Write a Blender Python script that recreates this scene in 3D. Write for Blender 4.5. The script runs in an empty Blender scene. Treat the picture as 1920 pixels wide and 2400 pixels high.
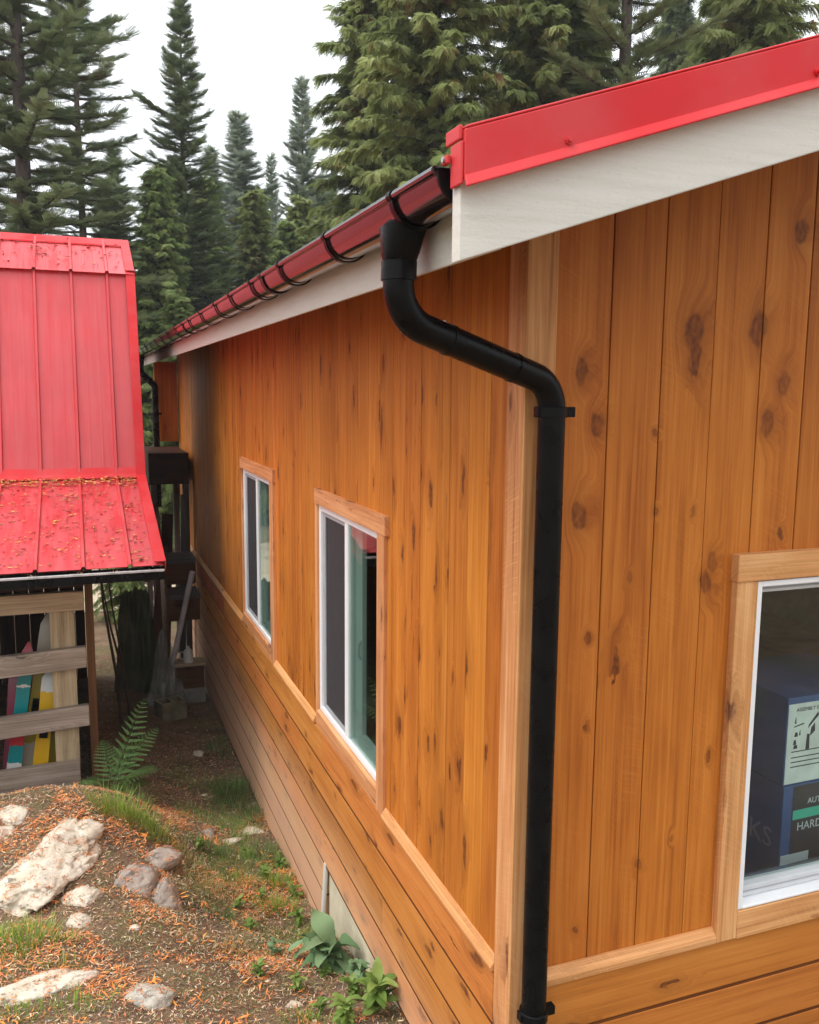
import bpy, bmesh, math, random
import numpy as np
from mathutils import Vector, Matrix, noise as mnoise

R = math.radians
scene = bpy.context.scene
COL = scene.collection

# ------------------------------------------------------------------ camera
YAW, PITCH, ROLL = 0.36027878, -0.13584686, 0.00881293
cd = bpy.data.cameras.new("camera")
cam = bpy.data.objects.new("camera", cd)
COL.objects.link(cam)
cd.sensor_fit = 'HORIZONTAL'
cd.sensor_width = 36.0
cd.lens = 36.0 * 2069.465 / 1920.0
cd.clip_start = 0.05
cd.clip_end = 1000.0
f_ = Vector((math.sin(YAW) * math.cos(PITCH), math.cos(YAW) * math.cos(PITCH), math.sin(PITCH)))
r_ = Vector((math.cos(YAW), -math.sin(YAW), 0))
u_ = r_.cross(f_)
r2 = math.cos(ROLL) * r_ + math.sin(ROLL) * u_
u2 = -math.sin(ROLL) * r_ + math.cos(ROLL) * u_
M = Matrix((r2, u2, -f_)).transposed().to_4x4()
M.translation = Vector((-1.25564833, -2.35193546, 2.71122782))
cam.matrix_world = M
scene.camera = cam

# ------------------------------------------------------------------ world, sun, exposure
SUN_EL, SUN_AZ = 58.0, 258.0          # overcast: a broad soft sun from the left
world = bpy.data.worlds.new("World")
scene.world = world
world.use_nodes = True
wn = world.node_tree
wn.nodes.clear()
wo = wn.nodes.new('ShaderNodeOutputWorld')
wb = wn.nodes.new('ShaderNodeBackground')
sky = wn.nodes.new('ShaderNodeTexSky')
sky.sky_type = 'NISHITA'
sky.sun_disc = False
sky.sun_elevation = R(SUN_EL)
sky.sun_rotation = R(SUN_AZ)
sky.dust_density = 6.0
sky.air_density = 1.5
cl = wn.nodes.new('ShaderNodeMix')
cl.data_type = 'RGBA'
cl.inputs[0].default_value = 0.86      # closed cloud deck over the clear sky
cl.inputs[7].default_value = (11.2, 11.6, 12.0, 1)
wn.links.new(sky.outputs[0], cl.inputs[6])
tc = wn.nodes.new('ShaderNodeTexCoord')
sx_ = wn.nodes.new('ShaderNodeSeparateXYZ')
wn.links.new(tc.outputs['Generated'], sx_.inputs[0])
mr = wn.nodes.new('ShaderNodeMapRange')         # overcast sky: zenith about three times the horizon
mr.inputs[1].default_value = 0.0
mr.inputs[2].default_value = 1.0
mr.inputs[3].default_value = 0.74
mr.inputs[4].default_value = 1.75
wn.links.new(sx_.outputs[2], mr.inputs[0])
mu = wn.nodes.new('ShaderNodeMix')
mu.data_type = 'RGBA'
mu.blend_type = 'MULTIPLY'
mu.inputs[0].default_value = 1.0
wn.links.new(cl.outputs[2], mu.inputs[6])
wn.links.new(mr.outputs[0], mu.inputs[7])
wn.links.new(mu.outputs[2], wb.inputs[0])
wb.inputs[1].default_value = 0.115
wn.links.new(wb.outputs[0], wo.inputs[0])

sd = bpy.data.lights.new("sun", 'SUN')
sd.energy = 1.4
sd.angle = R(22)
sd.color = (1.0, 0.96, 0.9)
sun = bpy.data.objects.new("sun", sd)
COL.objects.link(sun)
az = R(SUN_AZ)
sdir = Vector((math.sin(az) * math.cos(R(SUN_EL)), math.cos(az) * math.cos(R(SUN_EL)), math.sin(R(SUN_EL))))
sun.rotation_euler = sdir.to_track_quat('Z', 'Y').to_euler()

vs = scene.view_settings
vs.view_transform = 'Standard'
vs.look = 'None'
vs.exposure = 0.27
vs.gamma = 1.0
vs.use_curve_mapping = False
try:
    scene.cycles.use_denoising = True
    scene.cycles.max_bounces = 8
    scene.cycles.transparent_max_bounces = 12
    scene.cycles.sample_clamp_indirect = 6.0
except Exception:
    pass

# ------------------------------------------------------------------ tags and helpers
def tag(o, label=None, cat=None, group=None, kind=None):
    if label: o['label'] = label
    if cat: o['category'] = cat
    if group: o['group'] = group
    if kind: o['kind'] = kind
    return o

def empty(name, loc, label, cat, group=None, rz=0.0):
    o = bpy.data.objects.new(name, None)
    o.empty_display_size = 0.2
    o.location = loc
    o.rotation_euler = (0, 0, rz)
    COL.objects.link(o)
    return tag(o, label, cat, group)

def link(name, me, mat, parent=None, smooth=False, label=None):
    o = bpy.data.objects.new(name, me)
    COL.objects.link(o)
    if mat is not None and len(me.materials) == 0:
        me.materials.append(mat)
    if parent is not None:
        o.parent = parent
    if smooth:
        me.polygons.foreach_set('use_smooth', [True] * len(me.polygons))
    if label: o['label'] = label
    return o

AX = {'x': 0, 'y': 1, 'z': 2}

class MB:
    """collects closed solids; uv = (along grain, across grain) in metres"""
    def __init__(self, seed=1, org=(0, 0, 0)):
        self.v = []; self.f = []; self.uv = []; self.r = []
        self.rng = random.Random(seed); self.org = Vector(org)
    def solid(self, pts, faces, grain='z', rnd=None):
        g = AX[grain]; a, b = [i for i in range(3) if i != g]
        k = self.rng.random() if rnd is None else rnd
        ou, ov = self.rng.uniform(0, 40), self.rng.uniform(0, 40)
        n = len(self.v)
        for p in pts: self.v.append(tuple(Vector(p) - self.org))
        for fc in faces:
            self.f.append([n + i for i in fc])
            self.r.append(k)
            for i in fc:
                p = pts[i]
                self.uv.append((p[g] + ou, p[a] + p[b] + ov))
    def hexa(self, p, grain='z', rnd=None):
        self.solid(p, [(0, 3, 2, 1), (4, 5, 6, 7), (0, 1, 5, 4), (1, 2, 6, 5), (2, 3, 7, 6), (3, 0, 4, 7)], grain, rnd)
    def box(self, x0, x1, y0, y1, z0, z1, grain='z', rnd=None):
        self.hexa([(x0, y0, z0), (x1, y0, z0), (x1, y1, z0), (x0, y1, z0), (x0, y0, z1), (x1, y0, z1), (x1, y1, z1), (x0, y1, z1)], grain, rnd)
    def prism(self, prof, axis, a0, a1, grain=None, rnd=None):
        n = len(prof)
        def mk(p, t):
            if axis == 'x': return (t, p[0], p[1])
            if axis == 'y': return (p[0], t, p[1])
            return (p[0], p[1], t)
        pts = [mk(p, a0) for p in prof] + [mk(p, a1) for p in prof]
        fc = [tuple(range(n))[::-1], tuple(range(n, 2 * n))] + [(i, (i + 1) % n, n + (i + 1) % n, n + i) for i in range(n)]
        self.solid(pts, fc, grain or axis, rnd)
    def tube(self, path, rad, seg=12, rnd=None, cap=True):
        path = [Vector(p) for p in path]
        n = len(path)
        rad = rad if isinstance(rad, (list, tuple)) else [rad] * n
        t0 = (path[1] - path[0]).normalized()
        ref = Vector((0, 0, 1)) if abs(t0.z) < 0.9 else Vector((1, 0, 0))
        a = t0.cross(ref).normalized()
        k = self.rng.random() if rnd is None else rnd
        base = len(self.v); s = 0.0; U = []
        for i, p in enumerate(path):
            t = (path[min(i + 1, n - 1)] - path[max(i - 1, 0)]).normalized()
            a = (a - t * a.dot(t)).normalized()
            b = t.cross(a)
            if i: s += (p - path[i - 1]).length
            U.append(s)
            for j in range(seg):
                th = 2 * math.pi * j / seg
                self.v.append(tuple(p + (a * math.cos(th) + b * math.sin(th)) * rad[i] - self.org))
        for i in range(n - 1):
            for j in range(seg):
                j2 = (j + 1) % seg
                self.f.append([base + i * seg + j, base + i * seg + j2, base + (i + 1) * seg + j2, base + (i + 1) * seg + j])
                self.r.append(k)
                c = 2 * math.pi * rad[i] / seg
                self.uv += [(U[i], j * c), (U[i], (j + 1) * c), (U[i + 1], (j + 1) * c), (U[i + 1], j * c)]
        if cap:
            for ring, rev in ((0, True), (n - 1, False)):
                idx = [base + ring * seg + j for j in range(seg)]
                if rev: idx = idx[::-1]
                self.f.append(idx); self.r.append(k); self.uv += [(0, 0)] * seg
    def poly(self, pts, rnd=None):
        n = len(self.v)
        for p in pts: self.v.append(tuple(Vector(p) - self.org))
        self.f.append(list(range(n, n + len(pts))))
        self.r.append(self.rng.random() if rnd is None else rnd)
        self.uv += [(p[0] + p[1], p[2]) for p in pts]
    def build(self, name, mat, parent=None, smooth=False, bevel=0.0, label=None, recalc=True, segs=2):
        me = bpy.data.meshes.new(name)
        me.from_pydata(self.v, [], self.f)
        uvl = me.uv_layers.new(name='UVMap')
        uvl.data.foreach_set('uv', np.array(self.uv, dtype=np.float32).ravel())
        at = me.attributes.new('rnd', 'FLOAT', 'FACE')
        at.data.foreach_set('value', np.array(self.r, dtype=np.float32))
        if recalc:
            bm = bmesh.new(); bm.from_mesh(me)
            bmesh.ops.recalc_face_normals(bm, faces=bm.faces)
            bm.to_mesh(me); bm.free()
        o = link(name, me, mat, parent, smooth, label)
        if bevel > 0:
            m = o.modifiers.new('bevel', 'BEVEL')
            m.width = bevel; m.segments = segs; m.limit_method = 'ANGLE'; m.angle_limit = R(40)
            m.harden_normals = False
        if smooth:
            try:
                me.set_sharp_from_angle(angle=R(42))
            except Exception:
                pass
        return o

def npmesh(name, V, F, mat, parent=None, rnd=None, col=None, smooth=False, label=None):
    """V (n,3), F (m,k) with k fixed"""
    me = bpy.data.meshes.new(name)
    V = np.asarray(V, np.float32); F = np.asarray(F, np.int32)
    m, k = F.shape
    me.vertices.add(len(V)); me.vertices.foreach_set('co', V.ravel())
    me.loops.add(m * k); me.loops.foreach_set('vertex_index', F.ravel())
    me.polygons.add(m)
    me.polygons.foreach_set('loop_start', np.arange(0, m * k, k, dtype=np.int32))
    try:
        me.polygons.foreach_set('loop_total', np.full(m, k, dtype=np.int32))
    except Exception:
        pass
    me.update(calc_edges=True)
    me.validate()
    if rnd is not None:
        a = me.attributes.new('rnd', 'FLOAT', 'FACE'); a.data.foreach_set('value', np.asarray(rnd, np.float32))
    if col is not None:
        a = me.attributes.new('col', 'FLOAT_COLOR', 'FACE')
        c4 = np.concatenate([np.asarray(col, np.float32), np.ones((m, 1), np.float32)], 1)
        a.data.foreach_set('color', c4.ravel())
    return link(name, me, mat, parent, smooth, label)

def fillet(pts, rads, n=8):
    """polyline with rounded corners"""
    pts = [Vector(p) for p in pts]
    out = [pts[0]]
    for i in range(1, len(pts) - 1):
        p, a, b = pts[i], pts[i - 1], pts[i + 1]
        d1, d2 = (a - p).normalized(), (b - p).normalized()
        ang = d1.angle(d2)
        r = rads[i - 1]
        t = r / math.tan(ang / 2)
        c = p + (d1 + d2).normalized() * (r / math.sin(ang / 2))
        s, e = p + d1 * t, p + d2 * t
        va, vb = s - c, e - c
        tot = va.angle(vb)
        for k in range(n + 1):
            q = k / n
            v = (va * math.sin((1 - q) * tot) + vb * math.sin(q * tot)) / math.sin(tot)
            out.append(c + v)
    out.append(pts[-1])
    return out

# ------------------------------------------------------------------ material toolkit
class NT:
    def __init__(self, name):
        self.m = bpy.data.materials.new(name); self.m.use_nodes = True
        self.t = self.m.node_tree; self.t.nodes.clear()
        self.out = self.t.nodes.new('ShaderNodeOutputMaterial')
    def put(self, sock, v):
        if v is None: return
        if isinstance(v, bpy.types.NodeSocket): self.t.links.new(v, sock)
        elif isinstance(v, (tuple, list)) and len(v) == 3 and sock.type == 'RGBA': sock.default_value = (*v, 1)
        else: sock.default_value = v
    def node(self, typ, ins=None, **props):
        n = self.t.nodes.new(typ)
        for k, v in props.items(): setattr(n, k, v)
        for k, v in (ins or {}).items(): self.put(n.inputs[k], v)
        return n
    def math(self, op, a, b=None, clamp=False):
        n = self.node('ShaderNodeMath', {0: a}, operation=op, use_clamp=clamp)
        if b is not None: self.put(n.inputs[1], b)
        return n.outputs[0]
    def vmath(self, op, a, b=None):
        n = self.node('ShaderNodeVectorMath', {0: a}, operation=op)
        if b is not None: self.put(n.inputs[1], b)
        return n.outputs['Value'] if op in ('LENGTH', 'DISTANCE', 'DOT_PRODUCT') else n.outputs[0]
    def noise(self, vec, scale=1.0, detail=4.0, rough=0.55, dist=0.0):
        return self.node('ShaderNodeTexNoise', {'Vector': vec, 'Scale': scale, 'Detail': detail, 'Roughness': rough, 'Distortion': dist}).outputs[0]
    def ramp(self, fac, stops, interp='LINEAR'):
        n = self.node('ShaderNodeValToRGB', {0: fac}); cr = n.color_ramp; cr.interpolation = interp
        while len(cr.elements) < len(stops): cr.elements.new(0.5)
        for e, (p, c) in zip(cr.elements, stops):
            e.position = p; e.color = (*c, 1) if len(c) == 3 else c
        return n.outputs[0]
    def maprange(self, v, a, b, c=0.0, d=1.0, smooth=True):
        n = self.node('ShaderNodeMapRange', {0: v, 1: a, 2: b, 3: c, 4: d})
        n.interpolation_type = 'SMOOTHSTEP' if smooth else 'LINEAR'
        return n.outputs[0]
    def mix(self, fac, a, b, blend='MIX'):
        n = self.node('ShaderNodeMix', {0: fac}, data_type='RGBA', blend_type=blend)
        self.put(n.inputs[6], a); self.put(n.inputs[7], b)
        return n.outputs[2]
    def hsv(self, col, h=0.5, s=1.0, v=1.0):
        return self.node('ShaderNodeHueSaturation', {'Color': col, 'Hue': h, 'Saturation': s, 'Value': v}).outputs[0]
    def bump(self, height, strength=0.3, dist=0.01):
        return self.node('ShaderNodeBump', {'Height': height, 'Strength': strength, 'Distance': dist}).outputs[0]
    def bsdf(self, **k):
        n = self.node('ShaderNodeBsdfPrincipled')
        for a, v in k.items(): self.put(n.inputs[a.replace('_', ' ')], v)
        return n
    def done(self, shader):
        self.t.links.new(shader if isinstance(shader, bpy.types.NodeSocket) else shader.outputs[0], self.out.inputs[0])
        return self.m
    def uv(self): return self.node('ShaderNodeTexCoord').outputs['UV']
    def obj(self): return self.node('ShaderNodeTexCoord').outputs['Object']
    def attr(self, name): return self.node('ShaderNodeAttribute', attribute_name=name)
    def scaled(self, v, s): return self.vmath('MULTIPLY', v, s)

def simple(name, col, rough=0.5, metal=0.0, var=0.0, scale=8.0, bump=0.0, spec=0.5, coat=0.0):
    t = NT(name)
    c = col
    p = t.obj()
    if var > 0:
        n = t.noise(p, scale, 5)
        c = t.hsv(col, 0.5, 1.0, t.maprange(n, 0.25, 0.75, 1 - var, 1 + var))
    b = t.bsdf(Base_Color=c, Roughness=rough, Metallic=metal)
    b.inputs['Specular IOR Level'].default_value = spec
    b.inputs['Coat Weight'].default_value = coat
    if bump > 0:
        t.put(b.inputs['Normal'], t.bump(t.noise(p, scale * 4, 5), bump, 0.005))
    return t.done(b)

def wood(name, dark, mid, light, knots=(), kscale=(2.4, 6.5), kamount=0.35, flecks=0.0, tone=0.22, hue=0.02, saw=0.0, rough=0.55, fade=None, streak=1.0):
    t = NT(name)
    uv = t.uv()
    rnd = t.attr('rnd').outputs['Fac']
    off = t.node('ShaderNodeCombineXYZ', {0: t.math('MULTIPLY', rnd, 17.0), 1: t.math('MULTIPLY', rnd, 31.0), 2: t.math('MULTIPLY', rnd, 53.0)}).outputs[0]
    P = t.vmath('ADD', uv, off)
    # knots: sparse cells, elongated along the grain
    warp = t.node('ShaderNodeTexNoise', {'Vector': t.scaled(P, (9, 22, 1)), 'Scale': 1.0, 'Detail': 3.0}).outputs['Color']
    warp = t.scaled(t.vmath('SUBTRACT', warp, (0.5, 0.5, 0.5)), (0.5, 0.5, 0.0))
    kp = t.vmath('ADD', t.scaled(P, (kscale[0], kscale[1], 1)), warp)
    vor = t.node('ShaderNodeTexVoronoi', {'Vector': kp, 'Scale': 1.0, 'Randomness': 0.9}, voronoi_dimensions='2D')
    sep = t.node('ShaderNodeSeparateColor', {0: vor.outputs['Color']})
    keep = t.math('LESS_THAN', sep.outputs[0], kamount)
    size = t.math('MULTIPLY_ADD', sep.outputs[1], 0.16); t.t.nodes[-1].inputs[2].default_value = 0.06
    kd = vor.outputs['Distance']
    km = t.math('MULTIPLY', t.maprange(t.math('DIVIDE', kd, size), 1.0, 0.6), keep)
    halo = t.math('MULTIPLY', t.math('SUBTRACT', 1.0, t.math('DIVIDE', kd, t.math('MULTIPLY', size, 3.2)), True), keep)
    if knots:
        wp = t.node('ShaderNodeNewGeometry').outputs['Position']
        wn_ = t.node('ShaderNodeTexNoise', {'Vector': wp, 'Scale': 15.0, 'Detail': 4.0}).outputs['Color']
        wp = t.vmath('ADD', wp, t.scaled(t.vmath('SUBTRACT', wn_, (0.5, 0.5, 0.5)), (0.040, 0.0, 0.075)))
        for (kx, kz, s, st) in knots:
            d = t.vmath('LENGTH', t.scaled(t.vmath('SUBTRACT', wp, (kx, 0, kz)), (1 / s, 0, 0.62 / s)))
            k1 = t.maprange(d, 1.05, 0.68, 0, st)
            k1 = t.math('MULTIPLY', k1, t.maprange(t.math('SINE', t.math('MULTIPLY', d, 13.0)), -1, .6, .86, 1.0))
            k2 = t.maprange(d, 2.8, 0.5, 0, st * 0.7)
            km = t.math('MAXIMUM', km, k1); halo = t.math('MAXIMUM', halo, k2)
    gx = t.vmath('ADD', P, t.node('ShaderNodeCombineXYZ', {0: 0.0, 1: t.math('MULTIPLY', halo, 0.085), 2: 0.0}).outputs[0])
    fine = t.noise(t.scaled(gx, (2.2, 85, 1)), 1.0, 5, 0.6)
    band = t.noise(t.scaled(gx, (0.7, 13, 1)), 1.0, 3, 0.5, 0.4)
    blot = t.noise(t.scaled(P, (3.0, 7, 1)), 1.0, 4, 0.6)
    g = t.math('ADD', t.math('MULTIPLY', fine, 0.42 * streak), t.math('ADD', t.math('MULTIPLY', band, 0.4), t.math('MULTIPLY', blot, 0.6 - 0.42 * streak + 0.0)))
    sep2 = t.noise(t.scaled(gx, (1.4, 150, 1)), 1.0, 4, 0.7)
    g = t.math('ADD', g, t.math('MULTIPLY', t.math('SUBTRACT', sep2, 0.5), 0.22))
    col = t.ramp(g, [(0.30, dark), (0.5, mid), (0.69, light)])
    tn = t.maprange(t.noise(t.node('ShaderNodeCombineXYZ', {0: t.math('MULTIPLY', rnd, 91.7)}).outputs[0], 3.0, 1), 0.3, 0.7, 1 - tone, 1 + tone, False)
    hu = t.maprange(t.noise(t.node('ShaderNodeCombineXYZ', {0: t.math('MULTIPLY', rnd, 71.3), 1: 4.0}).outputs[0], 3.0, 1), 0.3, 0.7, 0.5 - hue, 0.5 + hue, False)
    col = t.hsv(col, hu, 1.0, tn)
    if saw > 0:
        su = t.node('ShaderNodeSeparateXYZ', {0: P})
        dv = t.math('SUBTRACT', su.outputs[1], t.math('MULTIPLY', t.math('FLOOR', t.math('DIVIDE', su.outputs[1], .4)), .4))
        arc = t.math('ADD', su.outputs[0], t.math('MULTIPLY', t.math('POWER', t.math('ADD', dv, .1), 2.0), 1.1))
        sw = t.noise(t.node('ShaderNodeCombineXYZ', {0: t.math('MULTIPLY', arc, 150.0), 1: t.math('MULTIPLY', su.outputs[1], 7.0)}).outputs[0], 1.0, 2, 0.6)
        area = t.maprange(t.noise(t.scaled(P, (2.0, 3.0, 1)), 1.0, 2), 0.42, 0.62)
        col = t.mix(t.math('MULTIPLY', t.maprange(sw, 0.50, 0.75), t.math('MULTIPLY', area, saw)), col, light)
    col = t.mix(t.math('MULTIPLY', halo, 0.45), col, tuple(c * 0.62 for c in dark))
    kmm = t.math('MULTIPLY', km, t.maprange(t.noise(t.scaled(P, (40, 60, 1)), 1.0, 3), .3, .7, .45, .9))
    col = t.mix(kmm, col, (dark[0] * .36, dark[1] * .34, dark[2] * .8))
    if flecks > 0:
        fl = t.noise(t.scaled(P, (7, 46, 1)), 1.0, 3, 0.6)
        msk = t.math('MULTIPLY', t.maprange(t.noise(t.scaled(P, (1.1, 6.0, 1)), 1.0, 2), 0.48, 0.62), t.maprange(t.math('FRACT', t.math('MULTIPLY', rnd, 7.31)), 0.25, 0.75, 0.15, 1.0))
        col = t.mix(t.math('MULTIPLY', t.math('MULTIPLY', t.maprange(fl, 0.61, 0.66), msk), flecks), col, tuple(c * 0.35 for c in dark))
    if fade:
        z0, z1, fcol, amt = fade
        zz = t.node('ShaderNodeSeparateXYZ', {0: t.node('ShaderNodeNewGeometry').outputs['Position']}).outputs[2]
        zz = t.math('ADD', zz, t.math('MULTIPLY', t.math('SUBTRACT', t.noise(t.node('ShaderNodeNewGeometry').outputs['Position'], 1.3, 3), 0.5), 0.3))
        f = t.math('MULTIPLY', t.maprange(zz, z0, z1), amt)
        col = t.mix(f, col, t.mix(0.75, col, fcol))
    b = t.bsdf(Base_Color=col, Roughness=rough)
    b.inputs['Specular IOR Level'].default_value = 0.2
    hgt = t.math('SUBTRACT', t.math('ADD', t.math('MULTIPLY', fine, 0.6), t.math('MULTIPLY', band, 0.4)), t.math('MULTIPLY', km, 0.5))
    t.put(b.inputs['Normal'], t.bump(hgt, 0.28, 0.004))
    return t.done(b)

# ------------------------------------------------------------------ materials
FK = [(0.585, 2.905, .042, .95), (0.845, 2.92, .040, .85), (0.995, 3.25, .030, .9), (0.186, 2.775, .026, .85), (0.245, 2.62, .026, .8),
      (0.193, 2.335, .032, .9), (0.690, 2.085, .030, .8), (0.71, 2.16, .022, .6), (0.905, 2.62, .030, .75), (0.99, 2.235, .015, .9), (0.24, 1.945, .013, .8),
      (0.964, 2.75, .030, .7), (0.455, 2.58, .011, .8), (0.475, 2.34, .011, .8), (0.24, 1.64, .011, .8), (0.74, 1.47, .011, .8),
      (0.47, 1.12, .013, .7), (0.23, 0.94, .012, .7), (0.62, 2.33, .011, .6), (0.385, 2.12, .012, .55), (0.60, 1.2, .012, .5)]
O_D, O_M, O_L = (0.25, 0.060, 0.009), (0.46, 0.140, 0.019), (0.585, 0.215, 0.040)
M_front = wood('stained_board_front', O_D, O_M, O_L, knots=FK, kamount=0.05, saw=0.40, tone=0.11, hue=0.004)
M_left = wood('stained_board_left', (0.27, 0.068, 0.010), (0.49, 0.158, 0.021), (0.62, 0.240, 0.046), kamount=0.36, kscale=(2.9, 8.5), flecks=0.75, tone=0.16, hue=0.006)
M_lap = wood('stained_lap_left', (0.30, 0.085, 0.018), (0.53, 0.185, 0.040), (0.63, 0.26, 0.07), kamount=0.38, kscale=(3.6, 9), flecks=0.8, tone=0.14,
             fade=(0.50, -0.30, (0.80, 0.53, 0.36), 0.90))
M_lapf = wood('stained_lap_front', (0.28, 0.08, 0.013), (0.47, 0.155, 0.028), (0.56, 0.21, 0.045), kamount=0.25, flecks=0.4, tone=0.06, hue=0.003)
M_trim = wood('light_cedar_trim', (0.30, 0.110, 0.036), (0.60, 0.275, 0.105), (0.78, 0.45, 0.22), kamount=0.25, kscale=(3.4, 9), flecks=0.6, saw=0.4, tone=0.08, hue=0.008)
M_seamshade = wood('lap_seam_shade', (0.06, 0.018, 0.004), (0.12, 0.036, 0.008), (0.18, 0.06, 0.014), kamount=0.0, tone=0.1)  # dark brown that paints the shade line into the lap seams
M_grey = wood('weathered_plank', (0.13, 0.10, 0.075), (0.32, 0.26, 0.20), (0.54, 0.46, 0.38), kamount=0.35, flecks=0.8, tone=0.16)
M_post = wood('pale_plank', (0.22, 0.15, 0.09), (0.46, 0.34, 0.22), (0.62, 0.50, 0.36), kamount=0.35, flecks=0.7, tone=0.1)
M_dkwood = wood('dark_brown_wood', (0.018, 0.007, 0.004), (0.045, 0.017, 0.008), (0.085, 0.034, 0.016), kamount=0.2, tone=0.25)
M_brown = wood('brown_wood', (0.055, 0.020, 0.009), (0.11, 0.045, 0.018), (0.17, 0.075, 0.03), kamount=0.2, tone=0.2)
M_stain_grey = wood('grey_tread', (0.05, 0.044, 0.040), (0.10, 0.09, 0.084), (0.16, 0.145, 0.135), kamount=0.1, tone=0.1)

def fascia_mat():
    t = NT('cream_fascia')
    p = t.obj()
    n = t.noise(t.scaled(p, (4, 4, 55)), 1.0, 5, 0.6)
    n2 = t.noise(t.scaled(p, (70, 70, 160)), 1.0, 4, 0.65)
    c = t.ramp(n, [(0.3, (0.57, 0.55, 0.49)), (0.5, (0.62, 0.60, 0.54)), (0.75, (0.66, 0.64, 0.59))])
    c = t.mix(t.maprange(n2, 0.58, 0.72, 0, 0.4), c, (0.44, 0.42, 0.37))
    b = t.bsdf(Base_Color=c, Roughness=0.6)
    t.put(b.inputs['Normal'], t.bump(n2, 0.35, 0.003))
    return t.done(b)
M_fascia = fascia_mat()

def red_metal(name, col, rough, grime=0.3, streak=True, spec=0.5):
    t = NT(name)
    p = t.obj()
    n = t.noise(t.scaled(p, (14, 2.0, 0.9) if streak else (4, 4, 4)), 1.0, 5, 0.6)
    n2 = t.noise(p, 2.3, 4, 0.6)
    c = t.hsv(col, 0.5, t.maprange(n, 0.3, 0.7, 1.0, 1 - 0.25 * grime), t.maprange(n2, 0.3, 0.7, 1 - 0.2 * grime, 1 + 0.2 * grime))
    b = t.bsdf(Base_Color=c, Roughness=t.maprange(n, 0.3, 0.7, rough * 0.8, rough * 1.3))
    b.inputs['Specular IOR Level'].default_value = spec
    t.put(b.inputs['Normal'], t.bump(t.noise(t.scaled(p, (3, 3, 3)), 1.0, 2), 0.08, 0.02))
    return t.done(b)
M_red = red_metal('red_painted_metal', (0.52, 0.032, 0.038), 0.36, 0.28)
M_redtrim = red_metal('red_trim_metal', (0.55, 0.010, 0.014), 0.40, 0.25, False, 0.25)

def black_metal():
    t = NT('black_coated_steel')
    p = t.obj()
    n = t.noise(p, 14, 4)
    b = t.bsdf(Base_Color=t.ramp(n, [(0.3, (0.0025, 0.0025, 0.0028)), (0.7, (0.005, 0.005, 0.0055))]), Roughness=t.maprange(n, 0.3, 0.7, 0.24, 0.36))
    b.inputs['Specular IOR Level'].default_value = 0.14
    return t.done(b)
M_black = black_metal()
def gutter_metal():
    t = NT('dark_glossy_gutter_steel')
    n = t.noise(t.scaled(t.obj(), (20, 1.5, 20)), 1.0, 3)
    b = t.bsdf(Base_Color=(0.016, 0.010, 0.011), Roughness=t.maprange(n, 0.3, 0.7, 0.10, 0.18))
    b.inputs['Specular IOR Level'].default_value = 0.9
    b.inputs['Coat Weight'].default_value = 0.6
    b.inputs['Coat Roughness'].default_value = 0.08
    return t.done(b)
M_gutter = gutter_metal()
M_steel = simple('galvanised_screw', (0.45, 0.45, 0.47), 0.35, 1.0)
M_vinyl = simple('white_vinyl', (0.80, 0.80, 0.81), 0.35, var=0.03, scale=5)
M_vinylgrey = simple('grey_sash', (0.34, 0.35, 0.37), 0.45, var=0.08)
M_conc = simple('beige_concrete', (0.62, 0.55, 0.40), 0.85, var=0.15, scale=6, bump=0.3)
M_concg = simple('grey_concrete', (0.24, 0.225, 0.20), 0.9, var=0.2, scale=9, bump=0.4)
M_block = simple('mossy_concrete_block', (0.20, 0.18, 0.11), 0.95, var=0.3, scale=9, bump=0.5)
M_room = simple('bare_room_wall', (0.50, 0.44, 0.36), 0.8, var=0.15)
M_floor = simple('plywood_floor', (0.45, 0.34, 0.22), 0.7, var=0.15)
M_ply = simple('dark_sheathing', (0.05, 0.03, 0.02), 0.9)
M_alu = simple('dull_aluminium', (0.58, 0.55, 0.55), 0.5, 0.1, var=0.15, scale=5)
M_whitepl = simple('white_plastic', (0.62, 0.60, 0.55), 0.5, var=0.08)

def glass(name, tint, rough=0.0, ior=1.5):
    t = NT(name)
    tr = t.node('ShaderNodeBsdfTransparent', {'Color': (*tint, 1)})
    gl = t.node('ShaderNodeBsdfGlossy', {'Color': (1, 1, 1, 1), 'Roughness': rough})
    bf = t.node('ShaderNodeNewGeometry').outputs['Backfacing']
    io = t.math('MULTIPLY_ADD', bf, 1.0 / ior - ior); t.t.nodes[-1].inputs[2].default_value = ior
    fr = t.node('ShaderNodeFresnel', {'IOR': io})      # same reflectance on both faces of the thin pane
    ms = t.node('ShaderNodeMixShader', {0: fr.outputs[0], 1: tr.outputs[0], 2: gl.outputs[0]})
    return t.done(ms.outputs[0])
M_glass = glass('window_glass', (0.90, 0.95, 0.93))
M_glassg = glass('green_tint_glass', (0.70, 0.79, 0.755), 0.0, 1.6)
def screen_mat():
    t = NT('insect_screen')
    tr = t.node('ShaderNodeBsdfTransparent', {'Color': (0.9, 0.9, 0.9, 1)})
    df = t.bsdf(Base_Color=(0.055, 0.05, 0.055), Roughness=0.7)
    ms = t.node('ShaderNodeMixShader', {0: 0.62, 1: tr.outputs[0], 2: df.outputs[0]})
    return t.done(ms.outputs[0])
M_screen = screen_mat()

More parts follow.
